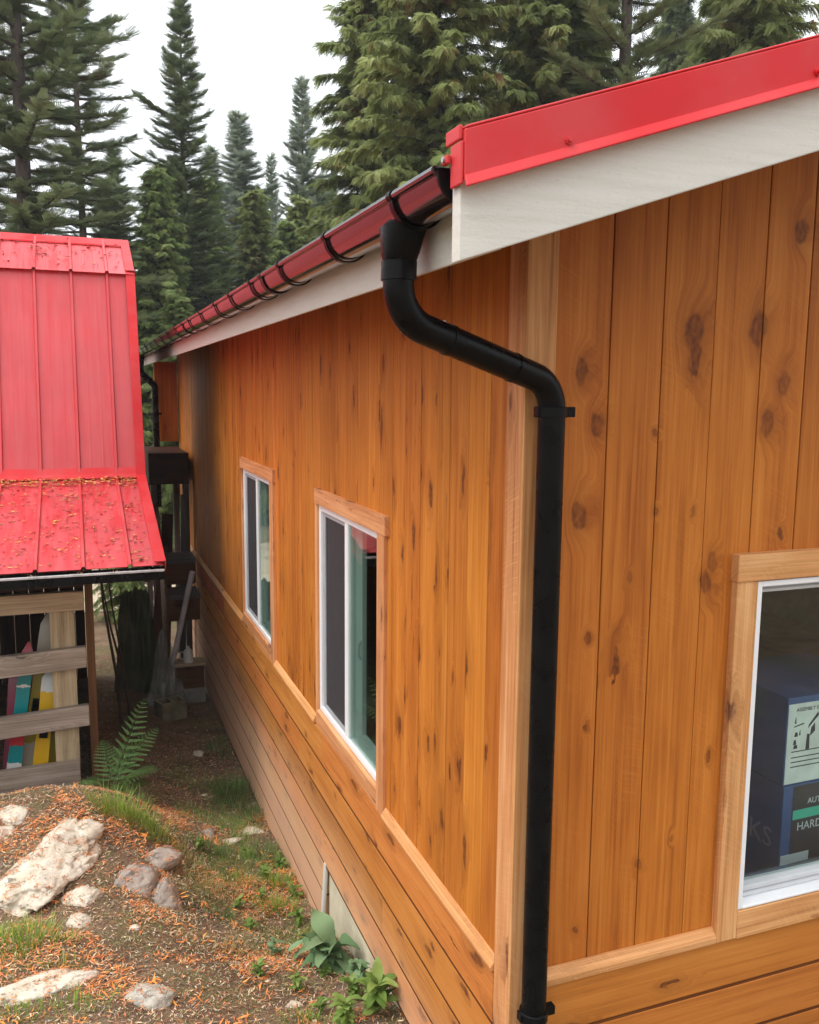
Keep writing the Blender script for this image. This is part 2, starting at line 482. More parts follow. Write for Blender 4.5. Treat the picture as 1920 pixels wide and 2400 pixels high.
def leafy(name, stops, rough=0.55, trans=0.25, brown=None):
    t = NT(name)
    r = t.attr('rnd').outputs['Fac']
    p = t.node('ShaderNodeNewGeometry').outputs['Position']
    n = t.noise(p, 0.9, 3)
    f = t.math('ADD', t.math('MULTIPLY', r, 0.65), t.math('MULTIPLY', n, 0.45))
    c = t.ramp(f, stops)
    if brown:
        amt, bc, sc = brown
        bn = t.noise(p, sc, 2)
        pick = t.math('MULTIPLY', t.maprange(bn, 0.56, 0.68), t.math('GREATER_THAN', t.math('FRACT', t.math('MULTIPLY', r, 13.7)), 1 - amt))
        c = t.mix(pick, c, bc)
    b = t.bsdf(Base_Color=c, Roughness=rough)
    b.inputs['Specular IOR Level'].default_value = 0.25
    tl = t.node('ShaderNodeBsdfTranslucent', {'Color': c})
    ms = t.node('ShaderNodeMixShader', {0: trans, 1: b.outputs[0], 2: tl.outputs[0]})
    return t.done(ms.outputs[0])
M_fir = leafy('fir_needles', [(0.15, (0.075, 0.100, 0.046)), (0.5, (0.16, 0.205, 0.092)), (0.9, (0.28, 0.315, 0.15))], trans=0.45, brown=(0.3, (0.10, 0.075, 0.035), 0.7))
M_firhaze = leafy('hazed_fir_needles', [(0.15, (0.13, 0.17, 0.12)), (0.5, (0.23, 0.28, 0.20)), (0.9, (0.34, 0.38, 0.28))], trans=0.45)  # pale bluish stops put distance haze into the colour of far firs
M_cedar = leafy('cedar_foliage', [(0.12, (0.12, 0.16, 0.050)), (0.5, (0.26, 0.315, 0.105)), (0.9, (0.43, 0.46, 0.18))], trans=0.45, brown=(0.5, (0.20, 0.105, 0.035), 0.8))
M_cedar2 = leafy('young_cedar_foliage', [(0.12, (0.13, 0.18, 0.056)), (0.5, (0.265, 0.35, 0.115)), (0.9, (0.44, 0.49, 0.19))], trans=0.45, brown=(0.25, (0.13, 0.09, 0.04), 0.9))
M_grass = leafy('grass_blade', [(0.1, (0.10, 0.18, 0.025)), (0.5, (0.23, 0.34, 0.050)), (0.9, (0.40, 0.47, 0.10))], trans=0.3, brown=(.35, (.50, .38, .15), 5.0))
M_grassd = leafy('dark_grass_blade', [(0.1, (0.05, 0.10, 0.03)), (0.5, (0.125, 0.21, 0.06)), (0.9, (0.23, 0.31, 0.10))], trans=0.3, brown=(.3, (.40, .31, .13), 5.0))
M_moss = leafy('moss_and_dry_grass', [(0.1, (0.15, 0.135, 0.04)), (0.5, (0.29, 0.25, 0.085)), (0.9, (0.48, 0.40, 0.18))], trans=0.2)
M_fern = leafy('fern_leaf', [(0.1, (0.05, 0.10, 0.03)), (0.5, (0.095, 0.175, 0.05)), (0.9, (0.16, 0.25, 0.08))], trans=0.25)
M_broad = leafy('broad_leaf', [(0.1, (0.10, 0.18, 0.075)), (0.5, (0.17, 0.28, 0.13)), (0.9, (0.28, 0.39, 0.21))], rough=0.85, trans=0.2)
M_weed = leafy('weed_leaf', [(0.1, (0.090, 0.170, 0.030)), (0.5, (0.17, 0.27, 0.055)), (0.9, (0.29, 0.38, 0.10))], trans=0.3)

def bark(name, a, b_):
    t = NT(name)
    p = t.obj()
    n = t.noise(t.scaled(p, (14, 14, 2.5)), 1.0, 5, 0.65)
    bs = t.bsdf(Base_Color=t.ramp(n, [(0.3, a), (0.7, b_)]), Roughness=0.9)
    t.put(bs.inputs['Normal'], t.bump(n, 0.8, 0.03))
    return t.done(bs)
M_bark = bark('fir_bark', (0.035, 0.026, 0.020), (0.12, 0.095, 0.075))
M_barkr = bark('pale_bark', (0.09, 0.07, 0.055), (0.26, 0.21, 0.17))

def rock_mat(name, a, b_, c, lich=0.0):
    t = NT(name)
    p = t.obj()
    n = t.noise(p, 7, 6, 0.62)
    fine = t.noise(p, 42, 5, 0.7)
    crk = t.noise(t.scaled(p, (9, 13, 16)), 1.0, 5, 0.65, 0.8)
    col = t.ramp(n, [(0.3, a), (0.52, b_), (0.75, c)])
    col = t.mix(t.maprange(fine, 0.60, 0.76, 0, 0.5), col, tuple(x * 0.5 for x in a))
    col = t.mix(t.maprange(crk, 0.42, 0.36, 0, 0.75), col, tuple(x * 0.35 for x in a))
    col = t.mix(t.maprange(t.noise(p, 5.1, 6, .7), .50, .70, 0, .5), col, tuple(x * .62 for x in b_))
    if lich:
        col = t.mix(t.maprange(t.noise(p, 11, 4), 0.5, 0.62, 0, lich), col, (0.30, 0.32, 0.24))
    bs = t.bsdf(Base_Color=col, Roughness=0.85)
    t.put(bs.inputs['Normal'], t.bump(t.math('ADD', t.math('MULTIPLY', crk, 1.2), fine), 0.6, 0.012))
    return t.done(bs)
M_rockc = rock_mat('cream_granite', (0.42, 0.34, 0.24), (0.66, 0.58, 0.46), (0.76, 0.70, 0.60))
M_rockg = rock_mat('grey_granite', (0.22, 0.18, 0.15), (0.38, 0.32, 0.27), (0.52, 0.45, 0.39))
M_rockl = rock_mat('lichen_granite', (0.32, 0.29, 0.24), (0.52, 0.48, 0.41), (0.66, 0.62, 0.55), 0.6)

def ground_mat():
    t = NT('forest_soil')
    p = t.node('ShaderNodeNewGeometry').outputs['Position']
    n = t.noise(p, 3.2, 6, 0.65)
    f = t.noise(p, 38, 5, 0.7)
    f2 = t.noise(p, 90, 3, 0.7)
    c = t.ramp(n, [(0.28, (0.095, 0.062, 0.037)), (0.5, (0.21, 0.135, 0.080)), (0.72, (0.33, 0.23, 0.145))])
    c = t.mix(t.maprange(f, 0.54, 0.68, 0, 0.75), c, (0.36, 0.17, 0.075))
    c = t.mix(t.maprange(f2, 0.60, 0.72, 0, 0.5), c, (0.42, 0.31, 0.20))
    ms = t.math('MULTIPLY', t.maprange(t.noise(p, 1.7, 3), 0.5, 0.6), t.maprange(f, 0.62, 0.4, 0, 0.75))
    c = t.mix(ms, c, (0.19, 0.18, 0.06))
    b = t.bsdf(Base_Color=c, Roughness=0.95)
    t.put(b.inputs['Normal'], t.bump(t.math('ADD', f, t.math('MULTIPLY', f2, 0.5)), 0.9, 0.03))
    return t.done(b)
M_ground = ground_mat()
def attrcol(name, rough=0.8):
    t = NT(name)
    return t.done(t.bsdf(Base_Color=t.attr('col').outputs['Color'], Roughness=rough))
M_litter = attrcol('needle_litter')
M_sand = simple('pale_gravel', (0.52, 0.42, 0.30), 0.95, var=0.2, scale=3, bump=0.4)

# ------------------------------------------------------------------ ground
rng = np.random.default_rng(7)
def hb(y): return np.interp(y, [-6, -1, .5, 1, 1.6, 2.4, 3.5, 5, 7, 9, 12, 30, 90], [.5, .35, .05, -.03, -.2, -.42, -.52, -.62, -.68, -.72, -.8, -1., -1.])
def hA(y): return np.interp(y, [-3, .5, 1.4, 2.5, 3.3, 3.7, 4.1, 4.5, 6, 8, 10], [0, .1, .22, .5, .66, .60, .40, .27, .2, .08, 0])
def gh(x, y):
    x = np.asarray(x, float); y = np.asarray(y, float)
    t = np.clip((-.2 - x) / 1.2, 0, 1); t = t * t * (3 - 2 * t)
    bump = .014 * np.sin(7.1 * x + 1.3 * np.sin(5.2 * y)) * np.sin(6.3 * y + 2.1 * x) + .008 * np.sin(17 * x + 3) * np.sin(19 * y + x * 4)
    return hb(y) + hA(y) * t + bump
def H(x, y): return float(gh(x, y))

def make_ground():
    xs = np.unique(np.concatenate([np.linspace(-260, -8, 22), np.linspace(-8, -2.6, 22), np.arange(-2.6, .3, .045), np.linspace(.3, 10, 22), np.linspace(10, 260, 22)]))
    ys = np.unique(np.concatenate([np.linspace(-200, -6, 16), np.linspace(-6, .4, 22), np.arange(.4, 5.2, .045), np.arange(5.2, 10, .12), np.linspace(10, 40, 30), np.linspace(40, 320, 20)]))
    X, Y = np.meshgrid(xs, ys)
    Z = gh(X, Y)
    V = np.stack([X.ravel(), Y.ravel(), Z.ravel()], 1)
    nx, ny = len(xs), len(ys)
    i = np.arange(ny - 1)[:, None] * nx + np.arange(nx - 1)[None, :]
    F = np.stack([i, i + 1, i + nx + 1, i + nx], -1).reshape(-1, 4)
    o = npmesh('ground', V, F, M_ground, smooth=True)
    tag(o, kind='structure')
make_ground()
# pale gravel clearing far behind the shed
mb = MB(3)
px = [(-3.2, 12.2), (-.2, 12.0), (.6, 14.6), (-.4, 17.5), (-3.4, 18)]
mb.poly([(x, y, H(x, y) + .03) for x, y in px])
tag(mb.build('gravel_path', M_sand, recalc=False), kind='structure')

# ------------------------------------------------------------------ the wooden house
house = empty('wooden_house', (0, 0, 0), 'orange stained wooden house with red roof edge, black gutter and three white windows', 'house')
BX, BY, RIDGE = 6.2, 9.6, 3.1
SL = 0.3333
def zr(x): return 3.007 + (x + .416) * SL           # lower edge of the rake board
ZB = 0.785                                           # belly trim

# window openings: left wall (y0,y1,z0,z1), front wall (x0,x1,z0,z1)
LW = [(1.345, 2.436, 0.880, 2.076), (3.715, 4.850, 0.880, 2.076)]
FW = (0.884, 1.98, 0.886, 2.083)

# sheathing and inner walls
def wall_left():
    mb = MB(11)
    ys = [0.1, LW[0][0], LW[0][1], LW[1][0], LW[1][1], BY]
    for i in range(5):
        if i in (1, 3):
            w = LW[(i - 1) // 2]
            mb.box(.022, .12, ys[i], ys[i + 1], -.05, w[2]); mb.box(.022, .12, ys[i], ys[i + 1], w[3], 3.12)
        else:
            mb.box(.022, .12, ys[i], ys[i + 1], -.05, 3.12)
    return mb.build('wall', M_room, house)
wall_left()
def wall_front():
    mb = MB(12)
    def col(x0, x1, z0, z1=None):
        t0 = zr(x0) + .03 if z1 is None else z1
        t1 = zr(x1) + .03 if z1 is None else z1
        mb.hexa([(x0, .022, z0), (x1, .022, z0), (x1, .12, z0), (x0, .12, z0), (x0, .022, t0), (x1, .022, t1), (x1, .12, t1), (x0, .12, t0)])
    col(.022, FW[0], -.05); col(FW[0], FW[1], -.05, FW[2]); col(FW[0], FW[1], FW[3]); col(FW[1], RIDGE, -.05)
    mb.box(RIDGE, BX, .022, .12, -.05, 3.1)
    mb.box(BX - .1, BX, .12, BY, -.05, 3.1); mb.box(.12, BX - .1, BY - .1, BY, -.05, 3.1)
    return mb.build('wall', M_room, house)
wall_front()
mb = MB(13); mb.box(.125, BX - .105, .125, BY - .105, .18, .22, 'x'); mb.build('floor', M_floor, house)
mb = MB(14); mb.box(.125, BX - .105, .125, BY - .105, 2.62, 2.66, 'x'); mb.build('ceiling', M_room, house)

# vertical boards, left wall
def siding_left():
    mb = MB(21); r = random.Random(4)
    y = 0.102
    while y < BY - .02:
        w = r.choice([.125, .14, .165, .165, .185])
        y1 = min(y + w, BY)
        x = r.uniform(-.002, .001)
        segs = [(.82, 3.168)]
        for (a, b, z0, z1) in LW:
            a, b = a - .07, b + .07
            if y1 > a + .005 and y < b - .005:
                if y >= a - .02 and y1 <= b + .02:
                    segs = [(z1 + .06, 3.168)]
                    if z0 - .06 > .85: segs.append((.82, z0 - .06))
        # boards running past a window jamb are notched
        notch = None
        for (a, b, z0, z1) in LW:
            for e, side in ((a, 'r'), (b, 'l')):
                if y + .01 < e < y1 - .01: notch = (e, side, z0, z1)
        k = r.random()
        if notch and len(segs) == 1 and segs[0][0] == .82:
            e, side, z0, z1 = notch
            mb.box(x, .02, y + .0015, y1 - .0015, z1, 3.168, 'z', k)
            if side == 'r': mb.box(x, .02, y + .0015, e, .82, z1 - .001, 'z', k)
            else: mb.box(x, .02, e, y1 - .0015, .82, z1 - .001, 'z', k)
        else:
            for (z0, z1) in segs: mb.box(x, .02, y + .0015, y1 - .0015, z0, z1, 'z', k)
        y = y1
    return mb.build('siding', M_left, house, bevel=.0025)
siding_left()
# wide vertical boards, front wall, tops cut to the roof slope
def siding_front():
    mb = MB(22); r = random.Random(9)
    x = .088
    edges = [.088, .281, .471, .668, .861, 1.049, 1.235, 1.42, 1.61, 1.8, 1.99, 2.18, 2.37, 2.56, 2.75, 2.94]
    for i in range(len(edges) - 1):
        a, b = edges[i] + .0018, edges[i + 1] - .0018
        y = r.uniform(-.0015, .001); k = r.random()
        def seg(a, b, z0, z1=None):
            t0 = zr(a) + .02 if z1 is None else z1
            t1 = zr(b) + .02 if z1 is None else z1
            mb.hexa([(a, y, z0), (b, y, z0), (b, .02, z0), (a, .02, z0), (a, y, t0), (b, y, t1), (b, .02, t1), (a, .02, t0)], 'z', k)
        if b < FW[0] or a > FW[1]: seg(a, b, .82)
        elif a < FW[0]:
            seg(a, b, FW[3] + .01); seg(a, FW[0], .82, FW[3] + .0095)
        elif b > FW[1]:
            seg(a, b, FW[3] + .01); seg(FW[1], b, .82, FW[3] + .0095)
        else: seg(a, b, FW[3] + .01)
    return mb.build('siding', M_front, house, bevel=.0022)
siding_front()
# lap boards below the belly trim
def lap(axis):
    r = random.Random(5 if axis == 'y' else 6)
    mb = MB(23 if axis == 'y' else 24)
    z = .778; n = 0; jt = []
    while z > -.44:
        z0 = z - .193
        far_only = z0 < -.06
        if axis == 'y':
            e = .101 if not far_only else 2.275
            cuts = [e] + sorted(q for q in (r.uniform(1.2, 3.0), r.uniform(4.2, 6.5), r.uniform(7.2, 8.6)) if q > e + .6) + [BY]
            for a, b in zip(cuts[:-1], cuts[1:]):
                prof = [(-.017, z0 + .010), (-.013, z0 + .006), (.011, z0 + .006), (.011, z - .0052), (-.0165, z - .0052)]
                mb.prism(prof, 'y', a + .001, b - .001, 'y')
        elif not far_only:
            cuts = [.087, r.uniform(1.5, 2.2), 3.6, BX]
            for a, b in zip(cuts[:-1], cuts[1:]):
                prof = [(-.017, z0 + .010), (-.013, z0 + .006), (.011, z0 + .006), (.011, z - .0052), (-.0165, z - .0052)]
                mb.prism(prof, 'x', a + .001, b - .001, 'x')
        jt.append((z0, e if axis == 'y' else .087, far_only))
        z = z0; n += 1
    tg = MB(39)  # dark strips in the seams stand in for shade under each lap board
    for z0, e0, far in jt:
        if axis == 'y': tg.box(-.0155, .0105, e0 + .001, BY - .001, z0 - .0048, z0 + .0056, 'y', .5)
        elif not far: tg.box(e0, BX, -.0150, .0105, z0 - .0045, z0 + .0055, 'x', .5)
    tg.build('joint', M_seamshade, house)
    return mb.build('siding', M_lap if axis == 'y' else M_lapf, house, bevel=.002)
lap('y'); lap('x')
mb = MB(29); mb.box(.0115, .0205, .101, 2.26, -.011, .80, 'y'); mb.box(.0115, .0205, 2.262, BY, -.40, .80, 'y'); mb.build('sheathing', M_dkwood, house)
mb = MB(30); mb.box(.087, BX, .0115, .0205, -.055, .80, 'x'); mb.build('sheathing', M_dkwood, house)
# belly trim: bevelled drip boards
mb = MB(25)
for a, b in ((.101, LW[0][0] - .098), (LW[0][1] + .048, LW[1][0] - .113), (LW[1][1] + .048, 5.9), (5.9, BY)):
    mb = MB(25 + int(a * 10)); mb.prism([(.0, .780), (-.026, .780), (-.028, .794), (-.006, .829), (.0, .829)], 'y', a, b, 'y')
    mb.build('trim_board', M_trim, house, bevel=.002)
mb = MB(26)
for a, b in ((.087, FW[0] - .0895), (1.985 + .09, BX)):
    mb = MB(26 + int(a * 10)); mb.prism([(-.001, .779), (-.030, .779), (-.032, .803), (-.012, .831), (-.001, .831)], 'x', a, b, 'x')
    mb.build('trim_board', M_trim, house, bevel=.002)
# corner post: two boards
mb = MB(27)
mb.box(-.016, .020, .0005, .100, -.05, 3.165, 'z', .31)
mb.hexa([(-.017, -.016, -.05), (.086, -.016, -.05), (.086, .0, -.05), (-.017, .0, -.05), (-.017, -.016, zr(-.017) + .028), (.086, -.016, zr(.086) + .028), (.086, .0, zr(.086) + .028), (-.017, .0, zr(-.017) + .028)], 'z', .74)
mb.build('corner_board', M_trim, house, bevel=.004)
# foundation
mb = MB(28)
mb.box(.006, .30, .02, 2.262, -1.4, -.012); mb.box(.006, .30, 2.262, BY, -1.4, -.40); mb.box(.301, BX, .006, .3, -1.4, -.06)
mb.build('foundation', M_conc, house)

# roof slab, soffit, fascia, rake
ZT = lambda x: zr(x) + .292
XL = -.425
mb = MB(31)
YF, YE = -.455, BY + .35
def slab(lo, hi, y0, y1, xl, m):
    a0, a1 = zr(xl) + lo, zr(xl) + hi
    b0, b1 = zr(RIDGE) + lo, zr(RIDGE) + hi
    xr = 2 * RIDGE - xl
    m.prism([(xl, a0), (RIDGE, b0), (xr, a0), (xr, a1), (RIDGE, b1), (xl, a1)], 'y', y0, y1, 'y')
slab(.135, .160, -.590, YE, -.452, mb)
for k in range(44):                                   # standing ribs of the metal roof
    y = -.55 + k * .235
    if y < YE - .05:
        mb.prism([(-.447, zr(-.447) + .1605), (RIDGE, zr(RIDGE) + .1605), (RIDGE, zr(RIDGE) + .172), (-.447, zr(-.447) + .172)], 'y', y, y + .018, 'y')
mb.build('roof', M_red, house)
mb = MB(32); slab(.030, .045, -.5895, YE - .05, -.383, mb); mb.build('soffit', M_brown, house)
mb = MB(33); mb.prism([(-.404, 3.012), (-.386, 3.015), (-.386, 3.140), (-.404, 3.135)], 'y', -.5895, YE - .03, 'y'); mb.build('fascia', M_fascia, house, bevel=.002)
mb = MB(34)
XR = 2 * RIDGE + .503
ZE = zr(-.503)
mb.prism([(-.503, ZE), (RIDGE, zr(RIDGE)), (XR, ZE), (XR, ZE + .175), (RIDGE, zr(RIDGE) + .175), (-.503, ZE + .175)], 'y', -.630, -.590, 'x')
mb.build('rake_board', M_fascia, house, bevel=.003)
# red metal rake trim: face, drip lip, folded end
rt = MB(35)
def strip(x0, x1, lo0, hi0, y0, y1, m):
    m.hexa([(x0, y0, zr(x0) + lo0), (x1, y0, zr(x1) + lo0), (x1, y1, zr(x1) + lo0), (x0, y1, zr(x0) + lo0),
            (x0, y0, zr(x0) + hi0), (x1, y0, zr(x1) + hi0), (x1, y1, zr(x1) + hi0), (x0, y1, zr(x0) + hi0)], 'x', .5)
x0, x1 = -.506, RIDGE
strip(x0, x1, .160, .2555, -.6585, -.632, rt)
rt.hexa([(x0, -.672, zr(x0) + .143), (x1, -.672, zr(x1) + .143), (x1, -.667, zr(x1) + .140), (x0, -.667, zr(x0) + .140),
         (x0, -.659, zr(x0) + .167), (x1, -.659, zr(x1) + .167), (x1, -.653, zr(x1) + .159), (x0, -.653, zr(x0) + .159)], 'x', .5)
strip(x0 + .002, x1, .256, .262, -.6585, -.56, rt)
rake = rt.build('rake_trim', M_redtrim, house, bevel=.003)
for (a, b, c, d, e, f) in ((-.513, -.5065, -.656, -.600, ZE + .148, ZE + .232), (-.515, -.5065, -.650, -.578, ZE + .235, ZE + .264), (-.526, -.5155, -.612, -.585, ZE + .196, ZE + .214)):
    rc = MB(36); rc.box(a, b, c, d, e, f); rc.build('end_cap', M_redtrim, rake, bevel=.003)
sc = MB(37); sc.tube([(-.526, -.600, ZE + .205), (-.531, -.600, ZE + .205)], .006, 8); sc.build('screw', M_steel, rake)
for sx in (-.27, .38, 1.1, 1.9):
    sc = MB(int(50 + sx * 10)); z = zr(sx) + .178
    sc.tube([(sx, -.656, z), (sx, -.663, z), (sx, -.6631, z), (sx, -.669, z)], [.009, .009, .0055, .005], 8)
    sc.build('screw', M_redtrim, rake, smooth=True)

# gutter: half round with rolled front lip, brackets, joints
GX, GZ, GR = -.468, 3.166, .0625
def gutter():
    y0, y1 = -.572, BY + .3
    mb = MB(41)
    n = 14
    ys = [y0, y1]
    out, inn = [], []
    for i in range(n + 1):
        a = math.pi + math.pi * i / n
        out.append((GX + GR * math.cos(a), GZ + GR * 1.0 * math.sin(a)))
        inn.append((GX + (GR - .003) * math.cos(a), GZ + (GR - .003) * math.sin(a)))
    prof = out + [(GX + GR, GZ + .008), (GX + GR - .003, GZ + .008)] + inn[::-1]
    mb.prism(prof, 'y', y0, y1, 'y')
    mb.tube([(GX - GR - .004, y0, GZ + .003), (GX - GR - .004, y1, GZ + .003)], .0095, 10)
    g = mb.build('gutter', M_gutter, house, smooth=True)
    ec = MB(42)
    cap = [(GX + (GR + .002) * math.cos(math.pi + math.pi * i / n), GZ + (GR + .002) * math.sin(math.pi + math.pi * i / n)) for i in range(n + 1)]
    cap += [(GX + GR + .002, GZ + .010), (GX - GR - .006, GZ + .008)]
    ec.prism(cap, 'y', y0 - .008, y0 + .004, 'y'); ec.build('end_cap', M_black, g, bevel=.002)
    ec = MB(43); ec.prism(cap, 'y', y1 - .004, y1 + .008, 'y'); ec.build('end_cap', M_black, g, bevel=.002)
    def arcband(y, w, r, m):
        pr = []
        k = 16
        for i in range(k + 1):
            a = math.pi * .93 + (math.pi * 1.10) * i / k
            pr.append((GX + (r) * math.cos(a), GZ + r * math.sin(a)))
        pin = []
        for i in range(k + 1):
            a = math.pi * .93 + (math.pi * 1.10) * i / k
            pin.append((GX + (r - .005) * math.cos(a), GZ + (r - .005) * math.sin(a)))
        m.prism(pr + pin[::-1], 'y', y - w / 2, y + w / 2, 'y')
    ys = [-.30, .30, .95, 1.52, 2.07, 2.57, 3.16, 3.74, 4.62, 5.2, 5.8, 6.4, 7.0, 7.6, 8.2, 8.8, 9.4]
    for y in ys:
        b = MB(int(200 + y * 100)); arcband(y, .024, GR + .0085, b)
        b.box(GX + GR - .004, GX + GR + .003, y - .012, y + .012, GZ - .02, GZ + .008)
        b.tube([(GX - GR - .004, y - .013, GZ + .003), (GX - GR - .004, y + .013, GZ + .003)], .0125, 10)
        b.build('bracket', M_black, g, smooth=True)
    for y in (1.29, 4.12):
        b = MB(int(300 + y * 100)); arcband(y, .05, GR + .0055, b)
        b.tube([(GX - GR - .004, y - .026, GZ + .003), (GX - GR - .004, y + .026, GZ + .003)], .0115, 10)
        b.build('joint', M_black, g, smooth=True)
    return g
gutter()

# downpipe with funnel outlet, two elbows, clamps
PR = .0400
def downpipe(name, P0, P1, P2, zend, clamps, parent, clampdir, label=None, r1=.115, r2_=.10):
    mb = MB(61)
    top = Vector(P0)
    path = fillet([top, P1, P2, (P2[0], P2[1], zend)], [r1, r2_], 12)
    mb.tube(path, PR, 28)
    dp = mb.build(name, M_black, parent, smooth=True, label=label)
    fu = MB(62)
    c = Vector((GX, P0[1], 0))
    n = 28; V = []
    rings = [(3.118, .057, .076), (3.100, .055, .070), (3.055, .048, .055), (top.z + .035, PR + .003, PR + .003), (top.z + .0345, PR + .0055, PR + .0055), (top.z - .012, PR + .0055, PR + .0055), (top.z - .0125, PR, PR)]
    ctr = [c + Vector((0, 0, z)) + (Vector((top.x - GX, 0, 0)) * min(1, (3.128 - z) / (3.128 - top.z - .02))) for z, _, _ in rings]
    base = []
    for (z, ra, rb), q in zip(rings, ctr):
        base.append([(q.x + ra * math.cos(2 * math.pi * j / n), q.y + rb * math.sin(2 * math.pi * j / n), z) for j in range(n)])
    pts = [p for ring in base for p in ring]
    fc = [(i * n + j, i * n + (j + 1) % n, (i + 1) * n + (j + 1) % n, (i + 1) * n + j) for i in range(len(rings) - 1) for j in range(n)]
    fc += [tuple(range(n)), tuple(range((len(rings) - 1) * n, len(rings) * n))[::-1]]
    fu.solid(pts, fc, 'z', .4)
    fu.build('funnel', M_black, dp, smooth=True)
    # sleeve seams where the pieces overlap
    def ring(at_, d, w=.012, rr=PR + .0022):
        m = MB(63); at_ = Vector(at_); d = Vector(d).normalized()
        m.tube([at_ - d * w, at_ + d * w], rr, 28); m.build('seam', M_black, dp, smooth=True)
    d = (Vector(P2) - Vector(P1)).normalized()
    L = (Vector(P2) - Vector(P1)).length
    ring(Vector(P1) + d * (L * .30), d, .006); ring(Vector(P1) + d * (L * .72), d, .006)
    s = MB(64); q = Vector(P1) + d * (L * .30) + Vector((-.012, 0, PR + .002))
    s.tube([q, q + Vector((0, 0, .004)), q + Vector((0, 0, .0041)), q + Vector((0, 0, .008))], [.006, .006, .004, .003], 8); s.build('screw', M_steel, dp)
    for z in clamps:
        m = MB(65)
        x, y = P2[0], P2[1]
        m.tube([(x, y, z - .016), (x, y, z + .016)], PR + .006, 28)
        for sx in (1, -1):
            w = .034 if sx * clampdir > 0 else .012
            m.box(min(x + sx * (PR + .002), x + sx * (PR + w)), max(x + sx * (PR + .002), x + sx * (PR + w)), y - .010, y + .016, z - .015, z + .015)
        m.box(x - .014, x + .014, y + PR - .002, y + .062, z - .008, z + .008)
        m.build('clamp', M_black, dp, smooth=True, bevel=.002)
    return dp
downpipe('downpipe', (-.480, -.2, 3.0), (-.482, -.2, 2.895), (.044, -.072, 2.735), .10, (2.655, .735), house, 1, 'black downpipe bending round the near corner')
downpipe('downpipe', (-.468, 9.45, 3.02), (-.468, 9.45, 2.92), (-.30, 9.42, 2.75), 1.2, (2.4,), house, 1, 'black downpipe at the far end of the eave', .07, .07)

# bump-out wall at the far end of the long side
mb = MB(66)
for i, (a, b) in enumerate(((-.30, -.20), (-.20, -.09), (-.09, -.018))):
    mb.box(a, b - .002, 9.50, 9.60, 2.04, 3.06, 'z')
mb.build('siding', M_left, house, bevel=.002)

# ------------------------------------------------------------------ windows of the house
def window_left(y0, y1, z0, z1, lab, nt, ft):
    w = MB(70)
    f = .042; jn = .060
    xo, xi = .002, .085                # frame sits just behind the trim
    w.box(xo, xi, y0, y0 + jn, z0, z1); w.box(xo, xi, y1 - f, y1, z0, z1)
    w.box(xo, xi, y0 + jn, y1 - f, z1 - .030, z1); w.box(xo, xi, y0 + jn, y1 - f, z0, z0 + .030)
    win = w.build('window', M_vinyl, house, bevel=.003, label=lab)
    ym = (y0 + y1) / 2 + .02
    s = MB(71); s.box(.006, .075, ym - .026, ym + .026, z0 + .030, z1 - .030); s.build('mullion', M_vinyl, win, bevel=.002)
    # far half: grey framed insect screen in front of the glass
    g = MB(72); a, b, c, d = ym + .026, y1 - f, z0 + .030, z1 - .030
    t = .026
    g.box(.014, .030, a, a + t, c, d); g.box(.014, .030, b - .05, b, c, d); g.box(.014, .030, a + t, b - .05, c, c + t); g.box(.014, .030, a + t, b - .05, d - t, d)
    sh = g.build('sash', M_vinylgrey, win, bevel=.002)
    q = MB(73); q.box(.020, .022, a + t, b - .05, c + t, d - t); q.build('screen', M_screen, sh)
    q = MB(74); q.box(.052, .057, a, b, c, d); q.build('pane', M_glass, win)
    # near half: green tinted pane with the white inner sash showing behind it
    a, b = y0 + jn, ym - .026
    q = MB(75); q.box(.016, .021, a, b, c, d); q.build('pane', M_glassg, win, label='green tinted glass pane')
    g = MB(76); t = .03
    g.box(.050, .074, b - .11, b, c, d); g.box(.050, .074, a, a + t, c, d); g.box(.030, .074, a + t, b - .11, c, c + .055); g.box(.050, .074, a + t, b - .11, d - t, d)
    sh2 = g.build('sash', M_vinyl, win, bevel=.002)
    hd = MB(77); hd.tube([(.050, b - .095, 1.36), (.034, b - .095, 1.38), (.034, b - .095, 1.44), (.050, b - .095, 1.46)], .008, 8)
    hd.build('handle', M_vinyl, sh2, smooth=True)
    def board(fn):
        tr = MB(78); fn(tr); tr.build('trim_board', M_trim, win, bevel=.002)
    board(lambda m: m.box(-.018, .0015, y0 - nt, y0 + .002, .778, z1 + .008, 'z'))
    board(lambda m: m.box(-.010, .0015, y1 - .002, y1 + ft, .778, z1 + .008, 'z'))
    board(lambda m: m.box(-.022, .0015, y0 - nt - .018, y1 + ft * .4, z1 + .0085, z1 + .096, 'y'))
    board(lambda m: m.prism([(.0015, .779), (-.016, .779), (-.018, z0 - .006), (.0015, z0 + .002)], 'y', y0 + .0025, y1 - .0025, 'y'))
window_left(*LW[0], 'near white window on the long wall', .096, .045)
window_left(*LW[1], 'far white window on the long wall', .110, .045)

